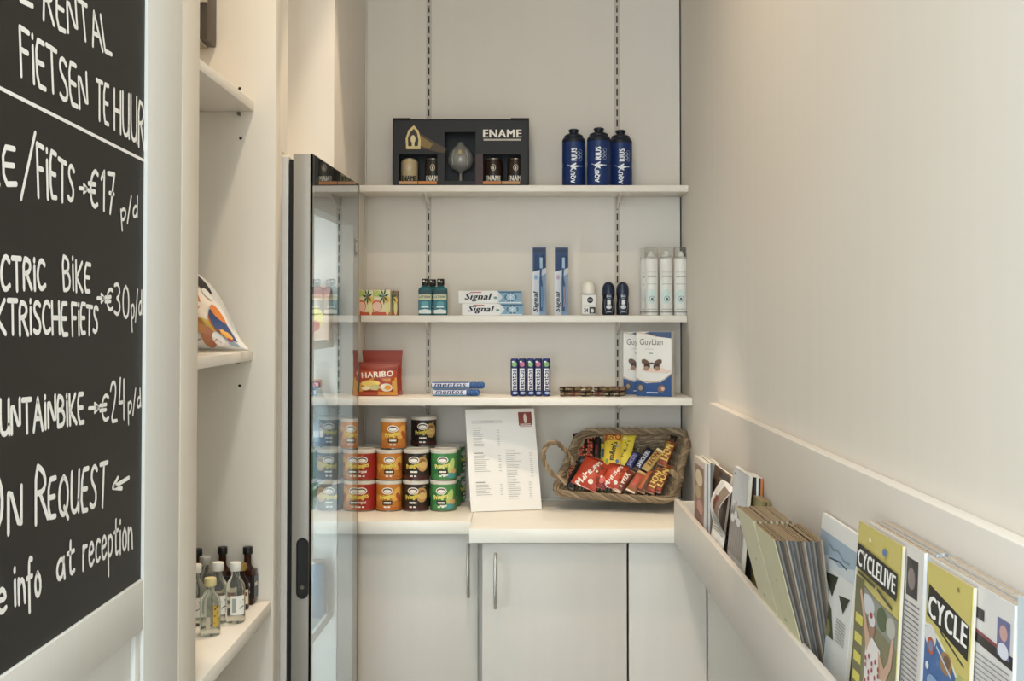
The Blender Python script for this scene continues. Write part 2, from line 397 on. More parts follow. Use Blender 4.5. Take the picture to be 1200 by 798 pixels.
# ------------------------------------------------------------ chalkboard cabinet
kb = thing('chalkboard_cabinet', 'tall white cabinet side on the left that frames the chalkboard', 'cabinet', (LX, 1.4, 0))
BX = LX + .0
yb = onX(171,430,BX).y; zb = onX(165,681,BX).z
yst = onX(211,400,BX).y
BXr = -.012   # board recess
MB().box(-.40, -.9, 0, -.03, yst-1.4, 2.8, FRAME).build('body', kb)
MB().box(-.03, yb-1.4, 0, 0, yst-1.4-.001, 2.8, FRAME, bev=.0015).build('stile', kb)
zr = onX(171,736,BX).z
MB().box(-.03, -.9, zr, -.0008, yb-1.4-.0005, zb, FRAME, bev=.0015).build('rail', kb)
MB().box(-.03, -.9, 0, -.010, yb-1.4-.0005, zr-.0005, FRAME).build('lower_panel', kb)
MB().box(-.01, yb-1.4-.018, 0, -.004, yb-1.4-.0005, zr-.0005, FRAME, bev=.001).build('moulding', kb)
bd = MB().box(BX-.022, .5, zb+.0005, BX-.004, yb-.0005, 2.35, mat('#141413',.5,var=.12,scale=9)).build('chalkboard')
tag(bd, 'black chalkboard with white handwritten bicycle rental prices', 'chalkboard')
# stroke font
SF = {
 'A':(.6,[[(0,0),(.3,1),(.6,0)],[(.12,.38),(.48,.38)]]), 'B':(.5,[[(0,0),(0,1),(.35,.95),(.45,.75),(.3,.55),(0,.52)],[(.3,.55),(.5,.35),(.45,.1),(.25,0),(0,0)]]),
 'C':(.5,[[(.5,.85),(.35,1),(.15,.95),(0,.6),(0,.35),(.12,.05),(.3,0),(.5,.12)]]), 'D':(.55,[[(0,0),(0,1),(.3,.95),(.55,.6),(.52,.3),(.3,.03),(0,0)]]),
 'E':(.42,[[(.42,1),(0,1),(0,0),(.42,0)],[(0,.52),(.36,.52)]]), 'F':(.45,[[(.45,1),(0,1),(0,0)],[(0,.55),(.36,.55)]]),
 'H':(.5,[[(0,1),(0,0)],[(.5,1),(.5,0)],[(0,.5),(.5,.5)]]), 'I':(.08,[[(.04,.78),(.04,0)],[(.04,.97),(.04,1.02)]]),
 'K':(.5,[[(0,1),(0,0)],[(.46,1),(.02,.45),(.5,0)]]), 'L':(.42,[[(0,1),(0,0),(.42,0)]]), 'M':(.7,[[(0,0),(.08,1),(.35,.3),(.62,1),(.7,0)]]),
 'N':(.52,[[(0,0),(0,1),(.52,0),(.52,1)]]), 'O':(.6,[[(.3,1),(.08,.85),(0,.5),(.08,.15),(.3,0),(.52,.15),(.6,.5),(.52,.85),(.3,1)]]),
 'Q':(.6,[[(.3,1),(.08,.85),(0,.5),(.08,.15),(.3,0),(.52,.15),(.6,.5),(.52,.85),(.3,1)],[(.35,.22),(.62,-.08)]]),
 'R':(.5,[[(0,0),(0,1),(.36,.95),(.46,.75),(.34,.55),(0,.5)],[(.18,.52),(.5,0)]]), 'S':(.45,[[(.43,.88),(.25,1),(.05,.9),(.05,.65),(.4,.4),(.43,.12),(.22,0),(0,.1)]]),
 'T':(.55,[[(0,1),(.55,1)],[(.28,1),(.28,0)]]), 'U':(.5,[[(0,1),(0,.25),(.1,.03),(.3,0),(.45,.1),(.5,.3),(.5,1)],[(.5,.3),(.52,0)]]), 'V':(.5,[[(0,1),(.25,0),(.5,1)]]),
 '/':(.35,[[(0,-.12),(.35,1.15)]]), '€':(.5,[[(.5,.9),(.34,1),(.15,.85),(.08,.5),(.15,.12),(.34,0),(.5,.1)],[(-.04,.6),(.36,.62)],[(-.04,.4),(.34,.42)]]),
 '1':(.2,[[(0,.8),(.18,1),(.18,0)]]), '7':(.42,[[(0,1),(.42,1),(.15,0)],[(.1,.5),(.38,.5)]]), '3':(.42,[[(.02,.92),(.25,1),(.4,.8),(.3,.58),(.15,.53),(.35,.45),(.42,.22),(.25,0),(0,.08)]]),
 '0':(.45,[[(.22,1),(.05,.85),(0,.5),(.05,.12),(.22,0),(.4,.12),(.45,.5),(.4,.88),(.22,1)]]), '2':(.45,[[(.02,.8),(.12,.97),(.32,1),(.42,.8),(.3,.45),(0,0),(.45,.02)]]),
 '4':(.42,[[(.1,1),(0,.4),(.42,.42)],[(.36,.95),(.36,0)]]), '>':(.75,[[(0,.5),(.7,.5)],[(.42,.75),(.75,.5),(.42,.25)]]), '<':(.9,[[(.9,.85),(.05,.3)],[(.28,.95),(.0,.28),(.5,.05)]]),
 'p':(.4,[[(.02,.6),(.05,-.45)],[(.03,.5),(.2,.62),(.38,.5),(.36,.2),(.2,.05),(.05,.12)]]), 'd':(.4,[[(.38,.5),(.2,.58),(.02,.35),(.08,.05),(.25,.02),(.38,.2)],[(.4,1),(.38,0)]]),
 'r':(.32,[[(.02,.6),(.02,0)],[(.02,.35),(.15,.58),(.32,.58)]]), 'e':(.4,[[(.02,.3),(.38,.36),(.34,.55),(.18,.62),(.02,.4),(.06,.08),(.22,0),(.4,.12)]]), 'c':(.36,[[(.36,.52),(.2,.6),(.03,.4),(.06,.08),(.2,0),(.36,.1)]]),
 't':(.36,[[(.16,.95),(.14,.1),(.24,0),(.36,.08)],[(0,.62),(.34,.66)]]), 'i':(.1,[[(.05,.6),(.05,0)],[(.05,.83),(.05,.9)]]), 'o':(.4,[[(.2,.6),(.03,.42),(.05,.1),(.2,0),(.37,.12),(.38,.42),(.2,.6)]]),
 'n':(.4,[[(.02,.6),(.02,0)],[(.02,.4),(.2,.6),(.36,.48),(.4,0)]]), 'f':(.34,[[(.34,1),(.2,1.05),(.14,.85),(.12,-.3)],[(0,.55),(.32,.58)]]), 'a':(.4,[[(.36,.52),(.18,.6),(.02,.35),(.08,.04),(.24,.02),(.36,.25),(.37,.6)],[(.37,.4),(.42,0)]]),
 'm':(.6,[[(.02,.6),(.02,0)],[(.02,.4),(.16,.6),(.28,.45),(.3,0)],[(.3,.4),(.44,.6),(.56,.45),(.6,0)]]), ' ':(.3,[]),
}
def smooth(p):
    if len(p) < 4: return p
    out = [p[0]]
    for a, b_ in zip(p[:-1], p[1:]): out += [(a[0]*.75+b_[0]*.25, a[1]*.75+b_[1]*.25), (a[0]*.25+b_[0]*.75, a[1]*.25+b_[1]*.75)]
    return out + [p[-1]]
chalk = MB(); CH = mat('#f6f6f3', .7, var=.05, scale=200)
SX = BX-.0036
def stroke_poly(pts3, th):      # pts as (Y,Z) on board
    th *= 1.14
    for i in range(len(pts3)-1):
        (y0,z0),(y1,z1) = pts3[i], pts3[i+1]; L = math.hypot(y1-y0,z1-z0) or 1e-6; ny,nz = -(z1-z0)/L*th/2,(y1-y0)/L*th/2
        chalk.add([(SX,y0+ny,z0+nz),(SX,y0-ny,z0-nz),(SX,y1-ny,z1-nz),(SX,y1+ny,z1+nz)], [(0,1,2,3)], CH)
    for k, (y,z) in enumerate(pts3):
        chalk.add([(SX+.0002*(k%2+1)/4, y+th/2*math.cos(a*math.pi/4), z+th/2*math.sin(a*math.pi/4)) for a in range(8)], [tuple(range(8))], CH)
def write(s, bl, br, tl, tr, th=.0042, gap=.16, ss=True):
    P = [onX(*q, SX) for q in (bl, br, tl, tr)]; bl, br, tl, tr = [(p.y, p.z) for p in P]
    W = sum(SF[c][0]+gap for c in s)-gap; x = 0; rnd = random.Random(s)
    for c in s:
        cw, sts = SF[c]; j = rnd.uniform(-.03,.03)
        for st in sts:
            q = []
            for (a, v) in (smooth(st) if ss else st):
                u = (x+a)/W; v += j
                q.append(tuple((bl[k]*(1-u)+br[k]*u)*(1-v) + (tl[k]*(1-u)+tr[k]*u)*v for k in (0,1)))
            stroke_poly(q, th)
        x += cw+gap
write('BIKE', (-62,-42), (38,6), (-62,-110), (38,-48))
write('RENTAL', (51,22), (131,65), (52,-26), (125,24))
write('FIETSEN', (25,89), (103,132), (23,32), (101,86), gap=.14)
write('TE', (113,138), (127,146), (113,93), (127,101))
write('HUUR', (134,150), (169,175), (134,104), (169,120), gap=.18)
a_ = onX(-40,83,SX); b_ = onX(172.5,190,SX); stroke_poly([(a_.y,a_.z),(b_.y,b_.z)], .003)
write('BIKE', (-55,215), (19,215), (-55,158), (17,174))
write('/', (25,224), (40,214), (27,158), (41,163))
write('FIETS', (45,229), (86,237), (43,167), (87,197), gap=.2)
write('>', (93,230), (102,230), (93,210), (102,212), .0035)
write('€17', (104,240), (134,251), (105,198), (134,204), gap=.22)
write('p/d', (142,260), (161,254), (141,237), (161,231), .0032, gap=.1)
write('ELECTRIC', (-36,341), (53,338), (-36,297), (52,305), gap=.18)
write('BIKE', (75,340), (105,341), (73,300), (106,310), .0038, gap=.2)
write('ELEKTRISCHE', (-42,392), (79,391), (-42,351), (78,355), .004, gap=.16)
write('FIETS', (85,392), (114,390), (84,355), (115,360), .0038, gap=.16)
write('>', (114,358), (122,358), (114,340), (122,340), .0035)
write('€', (124,363), (132,363), (124,338), (132,338), .0035)
write('30', (134,369), (151,373), (134,332), (151,336), .0035, gap=.2)
write('p/d', (154,376), (166,368), (153,347), (166,341), .003, gap=.1)
write('MOUNTAINBIKE', (-34,517), (98,494), (-34,474), (97,461), .0042, gap=.17)
write('>', (104,488), (116,487), (104,468), (116,467), .0035)
write('€', (118,493), (127,492), (118,462), (127,462), .0035)
write('24', (130,493), (146,492), (129,447), (146,444), .0035, gap=.2)
write('p/d', (150,487), (165,476), (150,463), (164,456), .003, gap=.1)
write('ON', (-16,622), (25,625), (-16,552), (25,569), .005, gap=.22)
write('R', (42,613), (56,606), (42,544), (54,550), .0048)
write('EQUEST', (57,607), (124,592), (57,563), (126,541), .0045, gap=.22)
write('<', (132,576), (151,571), (132,560), (151,558), .0042)
write('more', (-56,724), (7,716), (-56,668), (7,672), .0042, gap=.16)
write('info', (17,709), (48,698), (16,662), (47,652), .0042, gap=.16)
write('at', (66,680), (87,672), (66,640), (87,632), .0042, gap=.16)
write('reception', (97,667), (155,642), (97,621), (155,600), .0036, gap=.14)
chalk.build('chalk_writing', bd)

# ------------------------------------------------------------ top shelf goods
def disp(px, Y, z, lab=None):
    return (at(px,300,Y).x, Y, z)
# gift box
Yg = 2.895
gx0, gx1 = at(460,180,Yg).x, at(620,180,Yg).x; gw = gx1-gx0; gh = at(540,140,Yg).z-ZS1; gd = .075
t = thing('gift_box', 'black beer gift box with cut-out windows on the top shelf', 'gift box', (gx0, Yg, ZS1+.0005))
K = mat('#0f0b09',.5,var=.1)
sx = gw/480; X = lambda v: (v-120)*sx; Z = lambda v: (288-v)*gh/222
b = MB()
b.box(0,gd-.002,0,gw,gd,gh,K).box(0,0,0,.002,gd,gh,K).box(gw-.002,0,0,gw,gd,gh,K).box(0,.001,0,gw,gd,.002,K).box(0,0,gh-.002,gw,gd,gh,K)
def fp(x0,x1,z0,z1): b.box(X(x0),0,Z(z0),X(x1),.0015,Z(z1),K)
fp(120,303,182,66); fp(303,412,108,66); fp(412,600,182,66); fp(120,600,288,270); fp(120,143,270,182); fp(278,303,270,182); fp(412,438,270,182); fp(570,600,270,182)
b.build('carton', t)
MB().box(X(278),.003,Z(268),X(303),.004,Z(190),K).build('divider', t)
MB().box(X(120),0,gh,X(182),.003,gh+.003,K).build('flap', t); MB().box(X(536),0,gh,X(600),.003,gh+.003,K).build('flap', t)
gold = '#c9a24e'
it = [('poly',[(X(190),Z(98)),(X(310),Z(165)),(X(300),Z(178)),(X(205),Z(160))],'#4a3513'),('poly',[(X(195),Z(105)),(X(262),Z(148)),(X(250),Z(165)),(X(205),Z(150))],'#8a6a2c'),
 ('poly',[(X(168),Z(165)),(X(166),Z(130)),(X(176),Z(102)),(X(195),Z(86)),(X(212),Z(105)),(X(219),Z(135)),(X(218),Z(165))],'#d9c07a'),
 ('poly',[(X(175),Z(155)),(X(174),Z(128)),(X(183),Z(108)),(X(195),Z(97)),(X(206),Z(112)),(X(211),Z(135)),(X(209),Z(155))],'#2a2016'),
 ('ell',X(192),Z(132),.006,.010,'#e0cf98'),('rect',X(188),Z(155),X(197),Z(130),2,'#e0cf98'),
 ('text','ENAME',X(506),Z(113),X(573)-X(440),Z(100)-Z(126),{'bold':.05},'#ece4d6'),
 ('rect',X(440),Z(137),X(572),Z(131),4,'#b9aea0'),
 ('rect',X(143),Z(281),X(208),Z(271),2,'#c98f55'),('rect',X(211),Z(281),X(276),Z(271),2,'#d9822f'),('rect',X(437),Z(281),X(502),Z(271),2,'#c8792f'),('rect',X(505),Z(281),X(568),Z(271),2,'#c08e55'),
 ('poly',[(X(412),Z(182)),(X(438),Z(182)),(X(438),Z(286)),(X(412),Z(286))],'#3c1a12'),('ell',X(357),Z(150),X(40)-X(0)+.0,Z(160)-Z(185),'#55504a')]
it.pop(); draw(front(0), it, t)
MB().box(X(292),.0012,.002,X(425),.0020,Z(120), mat('#2c2825',.25,metal=.1)) 
for (x0,x1,c,tx,lab) in ((145,207,'#b9a57a','ENAME','cream labelled beer can in the leftmost window of the gift box'),(230,290,'#2c2a22','ENAME','dark green beer can in the second window of the gift box'),(441,507,'#2a1712','ENAME','dark red beer can left in the right window of the gift box'),(522,584,'#30241c','ENAME','brown beer can at the right end inside the gift box')):
    r = (X(x1)-X(x0))/2
    q = thing('beer_can', lab, 'can', (gx0+(X(x0)+X(x1))/2, Yg+.006+r, ZS1+.003), group='beer cans in the gift box')
    hh = Z(187)-Z(270)+.004
    MB().lathe([(r*.85,0),(r*.98,.004),(r*.98,hh-.006),(r*.85,hh)], mat(c,.35)).build('body', q)
    MB().lathe([(r*.86,hh),(r*.86,hh+.002),(r*.75,hh+.001)], STEEL).build('lid', q)
    draw(cyl(r*.98,.004), [('ell',0,hh*.62,.006,.008,'#cdbfa6'),('ell',0,hh*.62,.0045,.0065,c),('ell',0,hh*.60,.002,.004,'#cdbfa6'),('text',tx,0,hh*.22,r*1.75,hh*.2,{'bold':.05},'#2a211b' if c=='#b9a57a' else '#e4ddcf')], q)
q = thing('beer_goblet', 'stemmed glass beer goblet upside down in the middle of the gift box', 'glass', (gx0+X(357), Yg+.036, ZS1+.004))
hh = Z(122)-Z(270)
GL = mat('#8f8e88',.12,metal=.2)
MB().lathe([(.026,0),(.026,.002),(.005,.005),(.0035,.032),(.008,.037),(.024,.044),(.031,.056),(.0325,.066),(.029,.080),(.020,.093),(.010,.102),(.006,hh)], GL, 32).build('bowl', q)
draw(cyl(.033,.05), [('ell',0,.03,.004,.006,'#b39a58'),('line',[(-.018,.0),(-.02,.018),(-.014,.036)],.0012,'#c8c9c4'),('line',[(.018,.0),(.02,.018),(.014,.036)],.0012,'#c8c9c4')], q)

# sport bottles
def sport(px, top, Y, lab, rz=0, first=None):
    s = FPX/Y; x,y,z = disp(px, Y, ZS1+.0005)
    if first: return dup(first, (x,y,z), rz, lab)
    t = thing('sports_bottle', lab, 'bottle', (x,y,z), rz, 'blue sports bottles on the top shelf')
    BL = mat('#12306f',.38,var=.04); r = .0285
    MB().lathe([(.026,0),(r,.003),(r,.045),(r*.98,.050),(r*.98,.056),(r,.061),(r,.104),(r*.985,.110)], BL, 36).build('body', t)
    DK = mat('#0e1a2c',.45)
    MB().lathe([(.0286,.108),(.0286,.113),(.0262,.119),(.0235,.121),(.0225,.126),(.015,.130),(.0105,.131),(.0105,.135),(.0125,.136),(.0125,.140),(.009,.142)], DK, 36).build('cap', t)
    sf = cyl(r,0)
    draw(sf, [('text','AQU',-.004,.021,.028,.013,{'rot':R(90),'bold':.05},'#e9edf2'),('text','RIUS',-.002,.077,.030,.013,{'rot':R(90),'bold':.05},'#e9edf2'),
      ('poly',[(-.020,.052),(.004,.050),(.021,.049),(.004,.046),(-.012,.036),(-.006,.046)],'#e9edf2'),
      ('text','A',-.004,.048,.016,.014,{'rot':R(90),'bold':.06},'#e9edf2')] +
      [('line',[(.014+dx+.0042*math.cos(a*math.pi/6), .066+dz+.0042*math.sin(a*math.pi/6)) for a in range(13)],.0008,'#aab6cc') for dx,dz in ((0,0),(0,.009),(0,.018),(-.005,.0045),(-.005,.0135))], t, h0=.0006)
    return t
s1 = sport(672.5, 149, 2.915, 'left blue sports bottle with a dark cap on the top shelf', .05)
sport(702, 145, 2.893, 'middle blue sports bottle, standing nearest to the shelf edge', -.05, s1)
sport(727.5, 150, 2.93, 'right blue sports bottle, partly hidden by the middle one', .1, s1)

# ------------------------------------------------------------ middle shelf goods
Ym = 2.925
def carton(name, lab, cat, px0, px1, pyt, Y, z, d, col, items=None, rz=0, group=None, side=None):
    x0, x1 = at(px0,pyt,Y).x, at(px1,pyt,Y).x; W = x1-x0; H = at(px0,pyt,Y).z - z
    t = thing(name, lab, cat, (x0,Y,z+.0004), rz, group)
    MB().box(0,0,0,W,d,H, mat(col,.42,var=.03), bev=.0006).build('box', t)
    if items: draw(front(0), [scale_item(i, W, H) for i in items], t)
    return t
def scale_item(i, W, H):
    k = i[0]
    if k == 'rect': return (k, i[1]*W, i[2]*H, i[3]*W, i[4]*H) + i[5:]
    if k == 'ell': return (k, i[1]*W, i[2]*H, i[3]*W, i[4]*H) + i[5:]
    if k == 'poly': return (k, [(a*W, b*H) for a, b in i[1]], i[2])
    if k == 'line': return (k, [(a*W, b*H) for a, b in i[1]], i[2]*W, i[3])
    if k == 'text': return (k, i[1], i[2]*W, i[3]*H, (i[4]*W if not (isinstance(i[6], dict) and i[6].get('v')) else i[4]*H), (i[5]*H if not (isinstance(i[6], dict) and i[6].get('v')) else i[5]*W)) + i[6:]
def leafs(cx, cy, r, c):
    out = []
    for a in range(7):
        t = a*2*math.pi/7+.3; out.append(('poly', [(cx,cy),(cx+r*.6*math.cos(t-.25),cy+r*.6*math.sin(t-.25)),(cx+r*math.cos(t),cy+r*math.sin(t)),(cx+r*.6*math.cos(t+.25),cy+r*.6*math.sin(t+.25))], c))
    return out
gum = [('rect',0,0,1,.12,3,'#d2502c'),('ell',.2,.36,.34,.24,'#e8623a'),('ell',.22,.34,.27,.19,'#f0c3ac'),('rect',0,.0,.5,.1,2,'#d2502c'),('ell',.85,.3,.12,.3,'#e8dc8a'),('ell',.8,.62,.2,.14,'#eec04a'),('ell',.2,.86,.22,.12,'#b8cf63')] + leafs(.62,.74,.34,'#1f6b3a') + leafs(.62,.74,.2,'#123a22')
carton('snack_carton', 'small orange and green carton at the left end of the middle shelf, beside the fridge', 'carton', 419.5,437.3,340,2.90,ZS2,.04,'#e9dfae',gum, group='orange and green cartons')
carton('snack_carton', 'small orange and green carton second from the fridge on the middle shelf', 'carton', 437.6,457,340,2.90,ZS2,.04,'#e9dfae',gum, group='orange and green cartons')
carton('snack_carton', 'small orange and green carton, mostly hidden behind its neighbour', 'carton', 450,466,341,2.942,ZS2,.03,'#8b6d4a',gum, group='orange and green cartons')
# mouthwash
def mouth(px, Y, lab, first=None):
    loc = disp(px, Y, ZS2+.0005)
    if first: return dup(first, loc, random.uniform(-.08,.08), lab)
    t = thing('mouthwash_bottle', lab, 'bottle', loc, 0, 'teal mouthwash bottles')
    b = MB(); w_, d_ = .0168, .0105
    prof = [(.96,0),(1,.003),(1,.060),(.93,.065),(.62,.069),(.42,.071),(.40,.074)]
    vs = []; n = 24
    for s_, z in prof:
        for k in range(n):
            a = 2*math.pi*k/n; e = .5; cx_ = math.copysign(abs(math.cos(a))**e, math.cos(a)); sy_ = math.copysign(abs(math.sin(a))**e, math.sin(a)); vs.append((w_*s_*cx_, d_*s_*sy_, z))
    fs = [(i*n+k,i*n+(k+1)%n,(i+1)*n+(k+1)%n,(i+1)*n+k) for i in range(len(prof)-1) for k in range(n)]+[tuple(range(n))[::-1]]+[tuple((len(prof)-1)*n+k for k in range(n))]
    b.add(vs, fs, mat('#2f7f86',.12,trans=.35,ior=1.33), True); b.build('bottle', t)
    MB().lathe([(.0085,.072),(.0090,.074),(.0090,.0875),(.0078,.0885)], mat('#1d1b1c',.4), 20).build('cap', t)
    draw(front(-d_), [('rect',-.0155,.052,.0155,.060,2,'#123f4c'),('rect',-.0155,.038,.0155,.050,2,'#d3cfa4'),('text','LISTERINE',0,.0445,.028,.006,{'bold':.04},'#2c5b50'),('rect',-.0150,.012,.0150,.036,2,'#2b7584'),('ell',0,.028,.009,.006,'#4f9aa5'),('rect',-.009,.0185,.009,.0215,2,'#dfeeee'),('poly',[(-.015,.004),(.015,.004),(.015,.012),(0,.015),(-.015,.012)],'#dce5e0')], t, h0=.0008)
    draw(front(-.0098,0,.0), [('ell',-.003,.083,.0024,.0026,'#d8d2c6'),('ell',.003,.081,.002,.002,'#b8b2a6')], t)
    return t
m1 = mouth(498.5, 2.915, 'left teal mouthwash bottle in front')
mouth(516.5, 2.915, 'right teal mouthwash bottle in front', m1)
mouth(507, 2.955, 'teal mouthwash bottle standing behind the front pair', m1)
# toothpaste
sig = lambda: [('rect',.0,0,.62,1,4,'#e9e6e2'),('poly',[(.60,0),(1,0),(1,1),(.60,1),(.66,.75),(.69,.5),(.66,.25)],'#7aa3bd'),('ell',.82,.5,.10,.36,'#3f7494'),('ell',.82,.5,.07,.25,'#9dbdd0'),
  ('line',[(.74,.2),(.90,.8)],.006,'#dce8ee'),('line',[(.74,.8),(.90,.2)],.006,'#dce8ee'),('line',[(.82,.1),(.82,.9)],.006,'#dce8ee'),
  ('text','Signal',.31,.48,.42,.66,{'bold':.05,'shear':.3},'#151a2a'),('rect',.18,.84,.36,.91,2,'#b9513f'),('ell',.58,.45,.03,.1,'#6c9d92'),('rect',.62,.02,.98,.10,3,'#dfe8ec'),('rect',.64,.84,.98,.94,3,'#2f5f80')]
carton('toothpaste_box', 'lower toothpaste box, lying flat on the shelf', 'toothpaste', 541.5,613.5,356.0,2.905,ZS2,.035,'#d9dde0',sig(), group='toothpaste boxes')
zt2 = at(560,356.0,2.905).z
carton('toothpaste_box', 'upper toothpaste box, lying on top of the other', 'toothpaste', 537.5,611.8,341,2.91,zt2+.0006,.035,'#c9d0d6',sig(), rz=-.02, group='toothpaste boxes')
# toothbrush packs
def brush(px, lab, acc):
    loc = disp(px, 2.92, ZS2+.0005); t = thing('toothbrush_pack', lab, 'toothbrush', loc, 0, 'upright toothbrush blister packs')
    W, H = .0325, at(px,290.3,2.92).z-ZS2
    MB().box(-W/2,-.0005,0,W/2,.0008,H, mat('#c9d4e0',.4), bev=.0002).build('card', t)
    draw(front(-.0006,-W/2), [scale_item(i,W,H) for i in [('rect',0,.62,1,1,4,'#1f4076'),('rect',.04,.93,.96,.98,2,'#12294f'),('rect',0,0,.5,.62,3,'#e3e2e4'),('rect',.5,0,1,.62,3,'#93aecb'),('poly',[(0,.5),(1,.62),(1,.7),(0,.64)],'#e3e2e4'),
        ('text','Signal',.26,.2,.3,.42,{'rot':R(90),'bold':.05,'shear':.2,'v':1},'#131a33'),('ell',.25,.56,.13,.035,acc)]], t)
    q = MB().tube([(.004,-.006,.01),(.005,-.007,.04),(.004,-.006,.075),(.003,-.006,.095),(.004,-.006,.12)], .003, mat('#345f96',.35), 10, rr=[.0035,.0042,.0038,.0022,.0022]).build('toothbrush', t)
    MB().box(-.0005,-.009,.112,.009,-.004,.142, mat('#2d6aa8',.4), bev=.001).build('brush_head', q)
    MB().box(.0008,-.0125,.114,.0078,-.009,.140, mat('#b8cfe4',.7), bev=.0008).build('bristles', q)
    MB().tube([(.0055,-.0105,.02),(.0065,-.0112,.045),(.0055,-.010,.07)], .0014, mat(acc,.35), 8).build('grip_stripe', q)
    b = MB(); b.box(-.0125,-.013,.006,.0145,-.0004,H-.018, mat('#f4f8fb',.03,trans=1,ior=1.04), bev=.002); b.build('blister', t, label='clear plastic blister')
brush(632, 'left toothbrush pack with a light blue handle stripe', '#7fb2d9'); brush(658, 'right toothbrush pack with a pink handle stripe', '#c7a0bb')
# roll-on white
t = thing('roll_on_deodorant', 'white roll-on deodorant with a milky dome cap', 'deodorant', disp(689.7, 2.925, ZS2+.0005))
MB().box(-.0185,-.011,0,.0185,.011,.052, mat('#d9d5cf',.35), bev=.004).build('body', t)
MB().lathe([(.0145,.052),(.0175,.053),(.0178,.064),(.0165,.073),(.012,.080),(.006,.083),(.001,.084)], mat('#e8e1d2',.3), 28).build('cap', t)
draw(front(-.011), [('rect',-.016,.004,.016,.048,2,'#e6e2dc'),('ell',.003,.037,.0075,.0075,'#1a1a1c'),('rect',-.002,.034,.008,.040,2,'#1a1a1c'),('text','NIVEA',.003,.037,.010,.003,{'bold':.04},'#eeeeee'),('rect',-.014,.022,.012,.0235,2,'#55504c'),('rect',.001,.004,.016,.020,2,'#2b2a2b'),('ell',.008,.011,.004,.005,'#d8d4ce'),('text','24',-.007,.012,.009,.010,{'bold':.05},'#2b2a2b')], t, h0=.0008)
def roll(px, lab, first=None):
    loc = disp(px, 2.92, ZS2+.0005)
    if first: return dup(first, loc, .06, lab)
    t = thing('roll_on_deodorant', lab, 'deodorant', loc, 0, 'dark roll-on deodorants')
    N = mat('#17202f',.3); r = .0155
    MB().lathe([(r*.9,0),(r,.003),(r,.028),(r*.93,.036),(r*.93,.045),(r,.051)], N, 28).build('body', t)
    MB().lathe([(r,.0515),(r,.062),(r*.92,.070),(r*.68,.077),(r*.3,.081),(.001,.0815)], mat('#1c2942',.28), 28).build('cap', t)
    draw(cyl(r), [('ell',0,.046,.0055,.0055,'#c9ccd2'),('ell',0,.046,.0048,.0048,'#1d3564'),('text','NIVEA',0,.046,.008,.0025,{'bold':.04},'#e6e8ec'),('rect',-.004,.026,.004,.038,2,'#d7d9dc'),('ell',0,.020,.0065,.005,'#c9ccd2'),('rect',-.005,.007,.005,.009,2,'#a9adb5'),('line',[(-.009,.04),(-.010,.02),(-.006,.004)],.001,'#8c929c'),('line',[(.009,.04),(.010,.02),(.006,.004)],.001,'#8c929c')], t, h0=.0009)
    return t
r1 = roll(713, 'left dark navy roll-on deodorant'); roll(729.5, 'right dark navy roll-on deodorant', r1)
# sprays
def spray(px, Y, lab, first=None):
    loc = disp(px, Y, ZS2+.0005)
    if first: return dup(first, loc, random.uniform(-.05,.05), lab)
    t = thing('spray_can', lab, 'spray can', loc, 0, 'white thermal water spray cans')
    r = .0162
    MB().lathe([(r*.96,0),(r,.002),(r,.135),(r*.85,.140),(r*.55,.143)], mat('#e3e1da',.32), 30).build('body', t)
    MB().lathe([(r*.5,.143),(r*.5,.149),(r*.3,.150),(r*.3,.155)], mat('#eceae4',.4), 18).build('nozzle', t)
    MB().lathe([(r*.99,.1365),(r*1.0,.162),(r*.94,.165)], mat('#f3f3ee',.08,trans=.9,ior=1.06), 30).build('cap', t, label='clear plastic cap')
    draw(cyl(r), [('rect',-.012,.075,.012,.076,4,'#8d9594'),('rect',-.011,.0925,.011,.0955,4,'#9a9692'),('rect',-.012,.104,.012,.105,4,'#b9b7b2'),('ell',-.002,.045,.010,.018,'#c6dcd6'),('ell',.0,.04,.0066,.0066,'#4b6675'),('ell',.0,.04,.0054,.0054,'#dfe2dd'),('ell',.0,.04,.003,.003,'#4b6675'),('rect',-.012,.014,.012,.0155,4,'#a8a6a0'),('rect',-.020,.006,.020,.0095,6,'#9b958a')], t, h0=.0009)
    return t
p_ = spray(763.2, 2.915, 'white spray can at the left of the front three')
spray(780.4, 2.915, 'white spray can in the middle of the front three', p_); spray(797.2, 2.915, 'white spray can nearest to the right wall', p_); spray(757.5, 2.955, 'white spray can standing behind the front row', p_)

